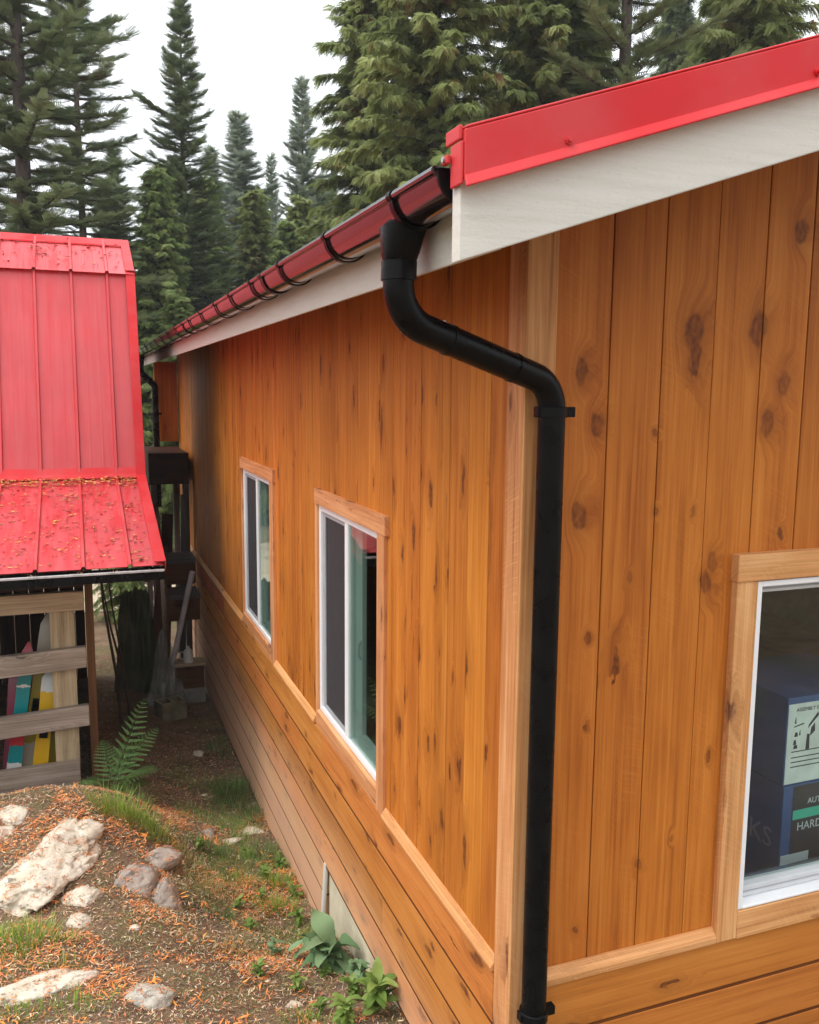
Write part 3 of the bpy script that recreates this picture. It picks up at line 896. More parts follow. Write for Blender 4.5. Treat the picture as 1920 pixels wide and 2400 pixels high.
def window_front():
    x0, x1, z0, z1 = FW
    w = MB(80); f = .022
    yo, yi = -.026, .10
    w.box(x0, x0 + f, yo, yi, z0, z1); w.box(x1 - f, x1, yo, yi, z0, z1)
    w.box(x0 + f, x1 - f, yo, yi, z1 - .020, z1); w.prism([(-.028, z0), (yi, z0), (yi, z0 + .016), (.030, z0 + .014), (-.028, z0 + .010)], 'x', x0 + f, x1 - f, 'x')
    win = w.build('window', M_vinyl, house, bevel=.003, label='white window on the front wall with dark boxes behind it')
    g = MB(81)
    a, b, c, d = x0 + f, x1 - f, z0 + .0165, z1 - .0205
    t = .016
    g.box(a, a + t, .036, .060, c, d); g.box(b - t, b, .036, .060, c, d)
    g.box(a + t, b - t, .016, .060, d - .030, d); g.box(a + t, b - t, .014, .064, c, c + .040)
    sh = g.build('sash', simple('sash_vinyl', (0.58, 0.59, 0.60), 0.4, var=.06), win, bevel=.002)
    sl = MB(82); sl.box(a + t, b - t, .010, .0135, c + .020, c + .023); sl.build('groove', M_vinylgrey, sh)
    sl = MB(82); sl.box(a + t, b - t, .010, .0155, d - .018, d - .014); sl.build('groove', M_vinylgrey, sh)
    q = MB(83); q.box(a + t, b - t, .046, .051, c + .040, d - .030); q.build('pane', M_glass, win)
    def board(fn):
        tr = MB(84); fn(tr); tr.build('trim_board', M_trim, win, bevel=.003)
    board(lambda m: m.box(x0 - .089, x0 - .0005, -.030, .0015, .780, z1 + .004, 'z'))
    board(lambda m: m.box(x1 + .0005, x1 + .09, -.030, .0015, .780, z1 + .004, 'z'))
    board(lambda m: m.box(x0 - .094, x1 + .10, -.037, .0015, z1 + .0045, z1 + .098, 'x'))
    board(lambda m: m.prism([(-.033, .779), (.0015, .779), (.0015, z0 - .0005), (-.030, z0 - .003)], 'x', x0 + .0, x1 - .0, 'x'))
window_front()

# ------------------------------------------------------------------ boxes behind the front window
def carton(name, corner, ang, L, W, z0, z1, mat, label):
    """corner = nearest vertical edge; right face runs along ang"""
    rt = empty(name, (corner[0], corner[1], z0), label, 'box', None, ang)
    m = MB(90); m.box(0, L, 0, W, 0, z1 - z0, 'x'); m.build('carton', mat, rt, bevel=.003)
    return rt
M_navy = simple('navy_cardboard', (0.045, 0.105, 0.27), 0.45, var=.2, scale=4)
M_blackc = simple('black_cardboard', (0.035, 0.040, 0.055), 0.45, var=.2, scale=4)
M_paper = simple('pale_label_paper', (0.72, 0.76, 0.72), 0.6, var=.12, scale=10)
M_ink = simple('dark_ink', (0.02, 0.03, 0.05), 0.6)
M_green = simple('green_print', (0.05, 0.50, 0.36), 0.5)
M_greypr = simple('grey_print', (0.62, 0.66, 0.70), 0.5)
M_faint = simple('faint_blue_print', (0.16, 0.22, 0.38), 0.5)

def text(body, size, mat, parent, loc, rot, name='lettering', sx=1.0):
    cu = bpy.data.curves.new(name, 'FONT'); cu.body = body; cu.size = size; cu.extrude = .0004; cu.resolution_u = 3
    o = bpy.data.objects.new(name, cu); COL.objects.link(o)
    bpy.context.view_layer.update()
    me = bpy.data.meshes.new_from_object(o)
    bpy.data.objects.remove(o); bpy.data.curves.remove(cu)
    o = link(name, me, mat, parent); o.location = loc; o.rotation_euler = rot; o.scale = (sx, 1, 1)
    return o
C1 = (1.385, .30)
ANG = R(1.5)
low = carton('cardboard_box', (C1[0], C1[1], 0), ANG, .60, .50, .60, 1.125, M_navy, 'dark navy box with green and white print, lower of the two behind the front window')
top = carton('cardboard_box', (C1[0] - .004, C1[1] + .006, 0), ANG - R(1), .58, .48, 1.128, 1.50, M_navy, 'navy box with a pale instruction sheet, on top behind the front window')
# local frames: right face is y=0 plane (x along), left face is x=0 plane (y along)
def plate(x0, x1, z0, z1, mat, parent, name, off=.002):
    m = MB(91); m.box(x0, x1, -off, -.0002, z0, z1, 'x'); return m.build(name, mat, parent)
plate(.05, .595, .01, .52, M_blackc, low, 'printed_panel', .0015)
plate(.055, .50, .375, .415, M_green, low, 'printed_panel', .003)
text('HARDWARE', .050, M_greypr, low, (.080, -.003, .325), (R(90), 0, 0))
text('AUTO', .036, M_greypr, low, (.130, -.003, .435), (R(90), 0, 0))
plate(.004, .155, .185, .225, M_greypr, low, 'printed_panel', .003)
text('LOCKS', .12, M_faint, low, (-.002, .42, .24), (R(90), 0, R(-90)))
sheet = plate(.006, .50, .006, .345, M_paper, top, 'instruction_sheet')
text('ASSEMBLY GUIDE', .022, M_ink, top, (.045, -.003, .312), (R(90), 0, 0), 'lettering')
def blob(x0, x1, z0, z1, tilt=0.0):
    m = MB(92); m.hexa([(x0, -.0032, z0), (x1, -.0032, z0 + tilt), (x1, -.0022, z0 + tilt), (x0, -.0022, z0), (x0 + .004, -.0032, z1), (x1 - .003, -.0032, z1 + tilt), (x1 - .003, -.0022, z1 + tilt), (x0 + .004, -.0022, z1)], 'x')
    m.build('diagram_mark', M_ink, top)
for a in ((.040, .048, .262, .290, 0), (.036, .090, .246, .251, .01), (.042, .060, .206, .224, 0), (.066, .074, .210, .234, 0), (.038, .054, .172, .192, 0), (.040, .062, .155, .170, 0),
          (.030, .36, .140, .144, .0), (.105, .125, .145, .21, 0), (.112, .165, .235, .250, .05), (.125, .150, .20, .235, .02), (.03, .20, .115, .119, 0), (.03, .26, .095, .099, 0), (.03, .22, .075, .079, 0)):
    blob(*a)
shelf = empty('work_table', (1.6, .62, .22), 'plain dark work table under the boxes inside the front window', 'table')
m = MB(93, (1.6, .62, .22)); m.box(1.0, 2.6, .16, 1.0, .555, .597, 'x'); m.build('tabletop', M_brown, shelf)
for lx, ly in ((1.04, .2), (2.52, .2), (1.04, .92), (2.52, .92)):
    m = MB(94, (1.6, .62, .22)); m.box(lx, lx + .05, ly, ly + .05, .22, .555); m.build('leg', M_brown, shelf)

# ------------------------------------------------------------------ the red roofed shed
shed = empty('garden_shed', (-2.5, 5.6, H(-2.5, 5.6)), 'low shed with bright red ribbed metal gambrel roof and open slatted front', 'shed')
SO = shed.location.copy()
XR_, XL_ = -.708, -6.2
PRF = [(4.00, 1.495), (5.73, 1.945), (6.33, 3.745), (7.09, 4.12), (7.85, 3.745), (8.45, 1.945)]
def sheet_panel(p, q, seed, name, over=0.0, lift=0.0, lab=None, x_r=XR_ - .012):
    """ribbed metal sheet from lower profile point p up to q"""
    p, q = Vector((0, *p)), Vector((0, *q))
    d = (q - p).normalized(); nrm = Vector((0, -d.z, d.y))
    if nrm.z < 0: nrm = -nrm
    p = p - d * over + nrm * lift; q = q + nrm * lift
    mb = MB(seed, SO)
    prof = []                       # (x, height)
    x = x_r
    prof.append((x, 0))
    rib = x_r - .225
    while rib > XL_:
        prof += [(rib + .018, 0), (rib + .009, .020), (rib - .009, .020), (rib - .018, 0)]
        for k in (1, 2):            # shallow stiffening swages
            s = rib - .305 * k / 3
            prof += [(s + .012, 0), (s, .0012), (s - .012, 0)]
        rib -= .305
    prof.append((XL_, 0))
    n = len(prof)
    pts = []
    for base in (p, q):
        for off in (0.0, -.004):
            for (x, h) in prof:
                v = base + nrm * (h + off); pts.append((x, v.y, v.z))
    fc = []
    for i in range(n - 1):
        fc.append((i, i + 1, 2 * n + i + 1, 2 * n + i)); fc.append((n + i + 1, n + i, 3 * n + i, 3 * n + i + 1))
        fc.append((i + 1, i, n + i, n + i + 1)); fc.append((2 * n + i, 2 * n + i + 1, 3 * n + i + 1, 3 * n + i))
    fc.append((0, 2 * n, 3 * n, n)); fc.append((n - 1, 2 * n - 1, 4 * n - 1, 3 * n - 1))
    mb.solid(pts, fc, 'z')
    return mb.build(name, M_red, shed, label=lab)
sheet_panel(PRF[0], PRF[1], 101, 'roof', .03, 0, 'shallow lower roof slope littered with needles')
sheet_panel(PRF[1], PRF[2], 102, 'roof', .06, .012, 'steep middle roof slope')
sheet_panel(PRF[2], PRF[3], 103, 'roof', .05, .026, 'shallow top roof slope')
sheet_panel(PRF[4], PRF[3], 104, 'roof', .05, .0)
sheet_panel(PRF[5], PRF[4], 105, 'roof', .06, .012)
# flashing at the lower break, ridge cap, verge trims
m = MB(106, SO)
y, z = PRF[1]
m.prism([(y - .055, z - .006), (y - .02, z + .026), (y + .012, z + .085), (y + .004, z + .087), (y - .028, z + .034), (y - .058, z + .0)], 'x', XL_, XR_ - .04, 'x')
m.build('flashing', M_redtrim, shed)
m = MB(107, SO)
y, z = PRF[3]
m.prism([(y - .16, z - .030), (y, z + .052), (y + .16, z - .030), (y + .16, z - .038), (y + .155, z - .036), (y, z + .044), (y - .155, z - .040), (y - .165, z - .046)], 'x', XL_, XR_ + .002, 'x')
m.build('ridge_cap', M_redtrim, shed, bevel=.002)
for i in range(5):
    m = MB(108 + i, SO)
    a, b = Vector((0, *PRF[i])), Vector((0, *PRF[i + 1]))
    d = (b - a).normalized(); nr = Vector((0, -d.z, d.y))
    if nr.z < 0: nr = -nr
    a2, b2 = a - d * (.03 if i == 0 else .0), b + d * .0
    xs0, xs1 = XR_ - .075, XR_ + .004
    l0, l1 = .024 if i else .024, .030
    if i in (1, 2): l0, l1 = l0 + .014, l1 + .014
    P8 = []
    for x in (xs0, xs1):
        for q, l in ((a2, l0), (b2, l0), (b2, l1), (a2, l1)):
            v = q + nr * l; P8.append((x, v.y, v.z))
    m.hexa([P8[0], P8[1], P8[2], P8[3], P8[4], P8[5], P8[6], P8[7]], 'y')
    P8 = []
    for x in (XR_ - .002, XR_ + .0045):
        for q, l in ((a2, -.10), (b2, -.10), (b2, l0 - .001), (a2, l0 - .001)):
            v = q + nr * l; P8.append((x, v.y, v.z))
    m.hexa(P8, 'y')
    m.build('verge_trim', M_redtrim, shed, bevel=.0015)
# eave: box gutter with pale lip
m = MB(115, SO)
ye, ze = PRF[0]
m.prism([(ye - .075, ze - .105), (ye + .03, ze - .105), (ye + .03, ze - .03), (ye + .022, ze - .03), (ye + .022, ze - .097), (ye - .067, ze - .097), (ye - .067, ze - .045), (ye - .075, ze - .045)], 'x', XL_, XR_ - .01, 'x')
sg = m.build('gutter', M_black, shed, bevel=.001)
m = MB(116, SO); m.box(XL_, XR_ - .012, ye - .088, ye - .058, ze - .0445, ze - .032, 'x'); m.build('lip', simple('pale_weathered_lip', (.42, .40, .40), .5, var=.3, scale=14), sg, bevel=.001)
m = MB(117, SO); m.box(XR_ - .0095, XR_ - .003, ye - .08, ye + .03, ze - .11, ze - .034); m.build('end_cap', M_black, sg)
# rafters / porch ceiling
m = MB(118, SO)
for x in np.arange(XR_ - .10, XL_, -.6):
    m.hexa([(x - .04, ye + .035, ze - .14), (x, ye + .035, ze - .14), (x, 5.70, 1.78), (x - .04, 5.70, 1.78), (x - .04, ye + .035, ze - .03), (x, ye + .035, ze - .03), (x, 5.70, 1.90), (x - .04, 5.70, 1.90)], 'y')
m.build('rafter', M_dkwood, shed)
# frame: posts, beam, slats
XC = -1.192
m = MB(120, SO); m.box(XC - .058, XC, 4.475, 4.57, -.75, 1.50, 'z'); m.build('post', M_brown, shed, bevel=.004, label='dark brown corner post')
m = MB(121, SO); m.box(-1.500, -1.328, 4.545, 4.59, -.7, 1.20, 'z'); m.build('post', M_post, shed, bevel=.004, label='pale plank upright behind the slats')
for x in (-2.6, -3.8, -5.3):
    m = MB(122, SO); m.box(x, x + .15, 4.545, 4.59, -.7, 1.2, 'z'); m.build('post', M_post, shed, bevel=.004)
for (z0, z1, xr, mt, sag) in ((1.080, 1.225, -1.255, M_post, .0), (.640, .800, -1.255, M_grey, .03), (.185, .345, -1.250, M_grey, .035), (-.34, -.085, -1.33, M_grey, .012)):
    m = MB(int(130 + z1 * 10), SO)
    xl = -6.0; sl_ = sag * 7
    m.hexa([(xl, 4.480, z0 - sl_), (xr, 4.480, z0), (xr, 4.540, z0), (xl, 4.540, z0 - sl_), (xl, 4.480, z1 - sl_), (xr, 4.480, z1), (xr, 4.540, z1), (xl, 4.540, z1 - sl_)], 'x')
    m.build('slat' if z1 < 1 else 'beam', mt, shed, bevel=.006)
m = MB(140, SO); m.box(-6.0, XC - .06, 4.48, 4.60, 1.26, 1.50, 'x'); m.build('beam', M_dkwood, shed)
# plank walls (right side, back, left) and gable
def planks(name, axis, c0, c1, a0, a1, z0, ztop, seed):
    m = MB(seed, SO); a = a0
    while a < a1 - .01:
        b = min(a + .16, a1)
        za, zb_ = ztop(a), ztop(b)
        A, B = a + .002, b - .002
        if axis == 'y': P = [(c0, A, z0), (c1, A, z0), (c1, B, z0), (c0, B, z0), (c0, A, za), (c1, A, za), (c1, B, zb_), (c0, B, zb_)]
        else: P = [(A, c0, z0), (B, c0, z0), (B, c1, z0), (A, c1, z0), (A, c0, za), (B, c0, zb_), (B, c1, zb_), (A, c1, za)]
        m.hexa(P, 'z'); a = b
    return m.build(name, M_dkwood, shed)
ys_, zs_ = [p[0] for p in PRF], [p[1] for p in PRF]
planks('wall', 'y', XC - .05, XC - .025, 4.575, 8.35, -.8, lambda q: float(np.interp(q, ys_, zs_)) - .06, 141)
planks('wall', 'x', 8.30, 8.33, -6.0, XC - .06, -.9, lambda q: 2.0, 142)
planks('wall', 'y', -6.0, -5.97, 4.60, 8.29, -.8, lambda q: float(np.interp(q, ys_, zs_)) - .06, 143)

# skis leaning inside the shed front
def ski_mat(name, cols, seed):
    t = NT(name)
    p = t.node('ShaderNodeTexCoord').outputs['Object']
    z = t.node('ShaderNodeSeparateXYZ', {0: p}).outputs[2]
    n = t.noise(t.vmath('ADD', p, (seed, 0, 0)), 14, 2)
    f = t.math('ADD', z, t.math('MULTIPLY', t.math('SUBTRACT', n, 0.5), 0.10))
    c = t.ramp(f, cols, 'CONSTANT')
    b = t.bsdf(Base_Color=c, Roughness=.3)
    return t.done(b)
YEL, OLV, TEAL, REDS, WHT, BEI = (.62, .36, .012), (.34, .25, .02), (.005, .22, .23), (.45, .015, .025), (.6, .6, .57), (.42, .35, .26)
def ski(x0, z0, x1, z1, y0, y1, w, mat, label):
    a, b = Vector((x0, y0, z0)), Vector((x1, y1, z1))
    L = (b - a).length
    o = empty('ski', a, label, 'ski', 'old skis stored in the shed')
    d = (b - a).normalized()
    q = d.to_track_quat('Z', 'Y'); o.rotation_mode = 'QUATERNION'
    X = Vector((1, 0, 0)); X = (X - d * X.dot(d)).normalized(); Y = d.cross(X)
    o.rotation_quaternion = Matrix((X, Y, d)).transposed().to_quaternion()
    m = MB(150); n = 12; pts = []
    for i in range(n + 1):
        s = i / n; zz = L * s
        ww = w / 2 * (1 - .15 * math.sin(math.pi * s)) * (1 if s < .88 else max(.12, math.sqrt(max(0, 1 - ((s - .88) / .12) ** 2))))
        off = .05 * max(0, (s - .86) / .14) ** 2
        pts += [(-ww, off - .006, zz), (ww, off - .006, zz), (ww, off + .006, zz), (-ww, off + .006, zz)]
    fc = [(0, 3, 2, 1), (4 * n, 4 * n + 1, 4 * n + 2, 4 * n + 3)]
    for i in range(n):
        for j in range(4): fc.append((4 * i + j, 4 * i + (j + 1) % 4, 4 * i + 4 + (j + 1) % 4, 4 * i + 4 + j))
    m.solid(pts, fc, 'z')
    m.build('blade', mat, o, smooth=True)
    bd = MB(151); bd.box(-.03, .03, -.035, -.007, L * .42, L * .50); bd.build('binding', M_black, o, bevel=.004)
ski(-1.640, -.30, -1.512, .60, 4.61, 4.68, .120, ski_mat('yellow_ski', [(0, YEL), (.72, WHT)], 1), 'bright yellow ski with a white tip, beside the pale upright')
ski(-1.825, -.30, -1.66, .80, 4.63, 4.72, .110, ski_mat('teal_ski', [(0, WHT), (.20, TEAL), (.34, REDS), (.47, WHT), (.53, TEAL), (.78, WHT), (.80, TEAL), (1.02, REDS)], 2), 'teal, red and white patterned ski')
ski(-1.74, -.32, -1.50, 1.02, 4.72, 4.82, .12, ski_mat('olive_ski', [(0, BEI), (.33, OLV), (1.15, BEI)], 3), 'olive yellow ski with a beige base, tallest of the skis')
ski(-1.535, -.32, -1.475, .62, 4.70, 4.80, .10, ski_mat('mustard_ski', [(0, OLV), (.9, YEL)], 4), 'mustard ski half hidden behind the pale upright')
ski(-1.86, -.30, -1.77, .60, 4.78, 4.88, .09, ski_mat('pink_ski', [(0, (.25, .04, .07)), (.5, (.32, .06, .10))], 5), 'dull pink ski behind the teal one')

# ------------------------------------------------------------------ things in the alley
# raised landing with steps at the far end
ld = empty('wooden_landing', (-.3, 8.8, H(-.3, 8.8)), 'dark raised timber landing with grey steps in the gap between shed and house', 'landing')
LO = ld.location.copy()
m = MB(160, LO); m.box(-.50, -.05, 8.15, 9.45, 1.62, 1.98, 'x'); m.build('platform', M_dkwood, ld, bevel=.005)
for x, y in ((-.48, 8.2), (-.12, 8.2), (-.48, 9.3), (-.12, 9.3)):
    m = MB(161, LO); m.box(x, x + .07, y, y + .07, H(x, y) - .1, 1.62); m.build('post', M_stain_grey, ld, bevel=.004)
for i, (y, z) in enumerate(((7.62, .84), (7.3, .50))):
    m = MB(162 + i, LO); m.box(-.40, -.06, y - .02, y + .42, z - .05, z, 'x'); m.build('tread', M_stain_grey, ld, bevel=.004)
    m = MB(166 + i, LO); m.box(-.40, -.06, y + .03, y + .055, z - .30, z - .051, 'x'); m.build('riser', M_brown, ld, bevel=.003)
m = MB(169, LO); m.hexa([(-.43, 7.25, H(-.43, 7.25) - .05), (-.405, 7.25, H(-.43, 7.25) - .05), (-.405, 7.5, H(-.43, 7.5) - .05), (-.43, 7.5, H(-.43, 7.5) - .05), (-.43, 7.2, .45), (-.405, 7.2, .45), (-.405, 8.2, 1.4), (-.43, 8.2, 1.4)], 'y'); m.build('stringer', M_brown, ld)

def loose_board(x, y, z1, dx, dy, w, mat, label, k):
    z = H(x, y) - .03; a = Vector((x, y, z)); d = Vector((dx, dy, z1 - z))
    m = MB(400 + k, a)
    X = Vector((1, .25 * k - .4, 0)).normalized() * w; Y = Vector((-.2, 1, 0)).normalized() * .022
    P = [a, a + X, a + X + Y, a + Y]
    m.hexa([tuple(p) for p in P] + [tuple(p + d) for p in P], 'z')
    o = tag(m.build('loose_board', mat, None, bevel=.003), label, 'board', 'boards leaning at the landing'); o.location = a
loose_board(-.47, 8.02, 1.28, .10, .10, .13, M_dkwood, 'dark plank leaning against the front of the landing', 0)
loose_board(-.24, 7.95, 1.50, .09, .16, .07, M_stain_grey, 'narrow grey board leaning upright beside the house wall', 1)
loose_board(-.62, 7.80, .90, .20, .25, .10, M_brown, 'short brown board slanting against the landing post', 2)
def single(name, mb, mat, label, cat, group=None, **k):
    return tag(mb.build(name, mat, None, **k), label, cat, group)
# leaning aluminium pole
o0 = Vector((-.47, 7.35, H(-.47, 7.35) - .02))
m = MB(170, o0); m.tube([o0, (-.17, 7.02, .80)], .030, 12); p = single('metal_pole', m, M_alu, 'pale metal pole leaning against the steps beside the house wall', 'pole', smooth=True); p.location = o0
# cinder block (hollow) and grey slab block
def block(name, x, y, L, W, Hh, rz, mat, label, hollow=True):
    z = H(x, y) - .02
    m = MB(171)
    if hollow:
        t = .03
        m.box(-L / 2, L / 2, -W / 2, -W / 2 + t, 0, Hh); m.box(-L / 2, L / 2, W / 2 - t, W / 2, 0, Hh)
        for c in (-L / 2 + t / 2, 0, L / 2 - t / 2): m.box(c - t / 2, c + t / 2, -W / 2 + t, W / 2 - t, 0, Hh)
        m.box(-L / 2 + t, L / 2 - t, -W / 2 + t, W / 2 - t, 0, Hh * .35)
    else: m.box(-L / 2, L / 2, -W / 2, W / 2, 0, Hh)
    o = tag(m.build(name, mat, None, bevel=.006), label, 'block'); o.location = (x, y, z); o.rotation_euler = (0, 0, rz)
    return o
block('concrete_block', -.46, 6.72, .27, .20, .21, .35, M_block, 'mossy hollow concrete block at the foot of the metal pole')
block('concrete_block', -.20, 7.28, .31, .22, .19, .03, M_concg, 'smooth grey concrete block under the wooden crate', False)
zc = H(-.20, 7.28) - .02 + .19
cr = empty('wooden_crate', (-.20, 7.28, zc), 'small brown wooden crate resting on the grey concrete block', 'crate')
for z0, z1, nm in ((0, .12, 'side_panel'), (.13, .25, 'side_panel')):
    m = MB(175); m.box(-.15, .15, -.10, -.085, z0, z1, 'x'); m.box(-.15, .15, .085, .10, z0, z1, 'x'); m.box(-.15, -.135, -.085, .085, z0, z1, 'y'); m.box(.135, .15, -.085, .085, z0, z1, 'y'); m.build(nm, M_brown, cr, bevel=.002)
m = MB(176); m.box(-.17, .17, -.12, .12, .252, .282, 'x'); m.build('lid', M_post, cr, bevel=.003)
jg = empty('plastic_jug', (-.21, 7.25, zc + .282), 'white plastic jug standing on the wooden crate', 'jug')
m = MB(177); m.tube([(0, 0, 0), (0, 0, .11), (0, 0, .14), (0, 0, .155)], [.055, .055, .035, .018], 14); m.build('body', M_whitepl, jg, smooth=True)
m = MB(178); m.tube([(-.045, 0, .12), (-.085, 0, .11), (-.085, 0, .05), (-.05, 0, .035)], .008, 8); m.build('handle', M_whitepl, jg, smooth=True)
m = MB(179); m.tube([(0, 0, .155), (0, 0, .175)], .020, 12); m.build('cap', M_whitepl, jg, smooth=True)

# crumpled sheets: tarp and clear plastic
def crumple(name, base, w, hgt, depth, mat, label, cat, seed, nx=26, nz=30, lean=.25, flare=.4):
    V = []; F = []
    for j in range(nz + 1):
        for i in range(nx + 1):
            u, v = i / nx - .5, j / nz
            n1 = mnoise.noise(Vector((u * 4 + seed, v * 3, seed))); n2 = mnoise.noise(Vector((u * 11 + seed, v * 5, seed + 3)))
            x = u * w * (1 - flare * v) + .05 * n1 * w
            y = depth * (n1 * .7 + n2 * .35) + lean * v
            z = hgt * v * (1 - .12 * abs(u)) + .04 * n2
            if j == 0: z = -.03
            V.append((x, y, z))
    for j in range(nz):
        for i in range(nx):
            a = j * (nx + 1) + i; F.append((a, a + 1, a + nx + 2, a + nx + 1))
    o = npmesh(name, V, F, mat, smooth=True); o.location = base
    s = o.modifiers.new('thick', 'SOLIDIFY'); s.thickness = .006
    return tag(o, label, cat)
M_tarp = simple('olive_tarp', (0.062, 0.075, 0.030), 0.5, var=.3, scale=5, bump=.2)
crumple('tarp', (-.72, 7.55, H(-.72, 7.55)), .52, 1.15, .14, M_tarp, 'crumpled dark olive tarp standing in the shaded alley behind the pole', 'tarp', 2.3)
def plastic_mat():
    t = NT('clear_plastic_film')
    tr = t.node('ShaderNodeBsdfTransparent', {'Color': (.88, .9, .88, 1)})
    gl = t.bsdf(Base_Color=(.42, .43, .40), Roughness=.25)
    n = t.noise(t.scaled(t.obj(), (6, 6, 3)), 1.0, 4)
    ms = t.node('ShaderNodeMixShader', {0: t.maprange(n, .3, .7, .2, .55), 1: tr.outputs[0], 2: gl.outputs[0]})
    return t.done(ms.outputs[0])
M_film = plastic_mat()
crumple('plastic_sheet', (-.46, 7.12, H(-.46, 7.12)), .42, .80, .07, M_film, 'sheet of clear plastic film draped behind the leaning metal pole', 'plastic sheet', 7.7, lean=.15, flare=.75)
# sticks leaning on the shed side
for i, (a, b, r) in enumerate((((-.96, 6.2, -.6), (-1.13, 5.6, 1.35), .016), ((-.88, 6.3, -.6), (-1.06, 5.9, 1.30), .012), ((-.84, 6.1, -.6), (-1.1, 5.9, 1.0), .014))):
    m = MB(180 + i, a); a_, b_ = Vector(a), Vector(b)
    m.tube([a_, a_.lerp(b_, .35) + Vector((.02, .01, 0)), a_.lerp(b_, .7) + Vector((-.01, .02, 0)), b_], [r, r * .9, r * .7, r * .4], 7)
    o = single('stick', m, M_bark, ['thick dry stick leaning against the shed side', 'thin dry stick leaning between the other two sticks', 'short crooked stick leaning outermost by the shed'][i], 'stick', 'sticks leaning beside the shed', smooth=True); o.location = a
# white conduit at the step in the siding
m = MB(190, (-.03, 2.262, -.45)); m.tube(fillet([(-.035, 2.30, -.52), (-.030, 2.262, -.30), (-.012, 2.258, .02)], [.1], 5), .014, 10)
o = single('conduit', m, M_whitepl, 'short white conduit rising from the soil to the cut end of the siding', 'pipe', smooth=True); o.location = (-.03, 2.262, -.45)

# ------------------------------------------------------------------ rocks
def rock(name, x, y, sx, sy, sz, seed, mat, label, rz=0.0, sink=.4, jag=.22, sub=4, cat='rock', group='rocks in the yard', tilt=0.0):
    bm = bmesh.new(); bmesh.ops.create_icosphere(bm, subdivisions=sub, radius=1.0)
    rq = random.Random(seed)
    cuts = []
    for _ in range(15):
        nv = Vector((rq.gauss(0, 1), rq.gauss(0, 1), rq.gauss(.35, .8))).normalized()
        cuts.append((nv, rq.uniform(.50, .84)))
    for v in bm.verts:
        p = v.co.copy()
        n = mnoise.noise(p * 1.1 + Vector((seed, 0, 0))) * .9 + mnoise.noise(p * 2.7 + Vector((0, seed, 0))) * .35
        p *= 1 + jag * n
        for nv, dd in cuts:
            e = p.dot(nv) - dd - .05 * mnoise.noise(p * 3 + Vector((seed, 0, dd * 9)))
            if e > 0: p -= nv * e * .78
        led = mnoise.noise(Vector((p.x * 1.3 + seed, p.y * 5.5, p.z * 7)))
        p *= 1 + .085 * (1 if led > .08 else 0) +   .045 * mnoise.noise(p * 9 + Vector((0, 0, seed))) + .026 * mnoise.noise(p * 19 + Vector((seed, 0, 0)))
        v.co = Vector((p.x * sx * 1.34, p.y * sy * 1.30, p.z * sz * .95))
    me = bpy.data.meshes.new(name); bm.to_mesh(me); bm.free()
    o = link(name, me, mat, None, True)
    o.location = (x, y, H(x, y) + sz * (.28 - sink)); o.rotation_euler = (tilt, 0, rz)
    return tag(o, label, cat, group)
rock('boulder', -1.50, 2.66, .185, .47, .15, 1.7, M_rockc, 'largest cream rock, long fractured outcrop in the left foreground', -.22, .42, .22, 5)
rock('boulder', -1.30, 2.93, .10, .12, .09, 3.1, M_rockc, 'cream rock lump touching the upper right of the long outcrop', .4, .4)
rock('rock', -1.33, 2.62, .055, .10, .06, 4.2, M_rockc, 'narrow pale rock close along the right side of the long outcrop', -.5, .4, sub=4)
rock('rock', -1.33, 2.30, .085, .085, .06, 5.9, M_rockc, 'pale rounded rock below the narrow one, above its pointed neighbour', .3, .4, sub=4)
rock('rock', -1.345, 2.10, .055, .075, .05, 8.4, M_rockc, 'small pointed pale rock lowest in the cream row', .1, .4, sub=4)
rock('boulder', -1.06, 2.52, .13, .12, .12, 11.3, M_rockg, 'grey boulder with a crack on its right, half buried among orange needles', .2, .42)
rock('boulder', -.905, 2.44, .10, .11, .115, 12.9, M_rockg, 'rounded brown grey boulder pressed against the cracked grey one', -.3, .40)
rock('boulder', -.90, 2.84, .13, .10, .085, 14.1, M_rockg, 'dark flat rock over a shadowed hollow, behind the grey boulders', .5, .35)
rock('rock', -1.70, 3.20, .085, .11, .06, 15.5, M_rockc, 'bright white rock at the left edge below the shed planks', .2, .4, sub=4)
rock('rock', -1.80, 3.02, .10, .10, .06, 16.2, M_rockc, 'pale rock cut by the left edge, just below the bright white one', .7, .4, sub=4)
rock('rock', -1.73, 2.50, .11, .14, .055, 17.8, M_rockg, 'low dull rock left of the long cream outcrop', .1, .42, sub=4)
rock('boulder', -1.53, 1.58, .25, .075, .055, 19.6, M_rockc, 'flat cream slab in the lower left corner', .05, .36)
rock('boulder', -1.05, 1.40, .085, .085, .085, 21.4, M_rockl, 'lichen covered grey rock standing alone at the bottom', .6, .36)
rock('stone', -.34, 3.66, .075, .035, .03, 23.1, M_rockc, 'flat white stone chip near the middle of the path', .1, .3, sub=4, cat='stone', group='loose stones')
rock('stone', -.165, 3.84, .085, .05, .035, 24.8, M_rockc, 'cream stone beside the wall behind the white chip', -.3, .3, sub=4, cat='stone', group='loose stones')
rock('stone', -.32, 5.60, .05, .05, .04, 25.2, M_rockc, 'small round pale stone in the shade of the alley', 0, .3, sub=4, cat='stone', group='loose stones')
rock('stone', -.50, 3.74, .06, .05, .03, 26.6, M_rockg, 'flat grey stone left of the white chip', .4, .35, sub=4, cat='stone', group='loose stones')
rock('stone', -.42, 1.35, .035, .03, .028, 27.3, M_rockc, 'pale pebble at the bottom among the weeds', .2, .3, sub=4, cat='stone', group='loose stones')
rock('stone', -1.08, 2.01, .03, .022, .02, 28.3, M_rockc, 'tiny white pebble among needles below the grey boulders', .2, .3, sub=4, cat='stone', group='loose stones')
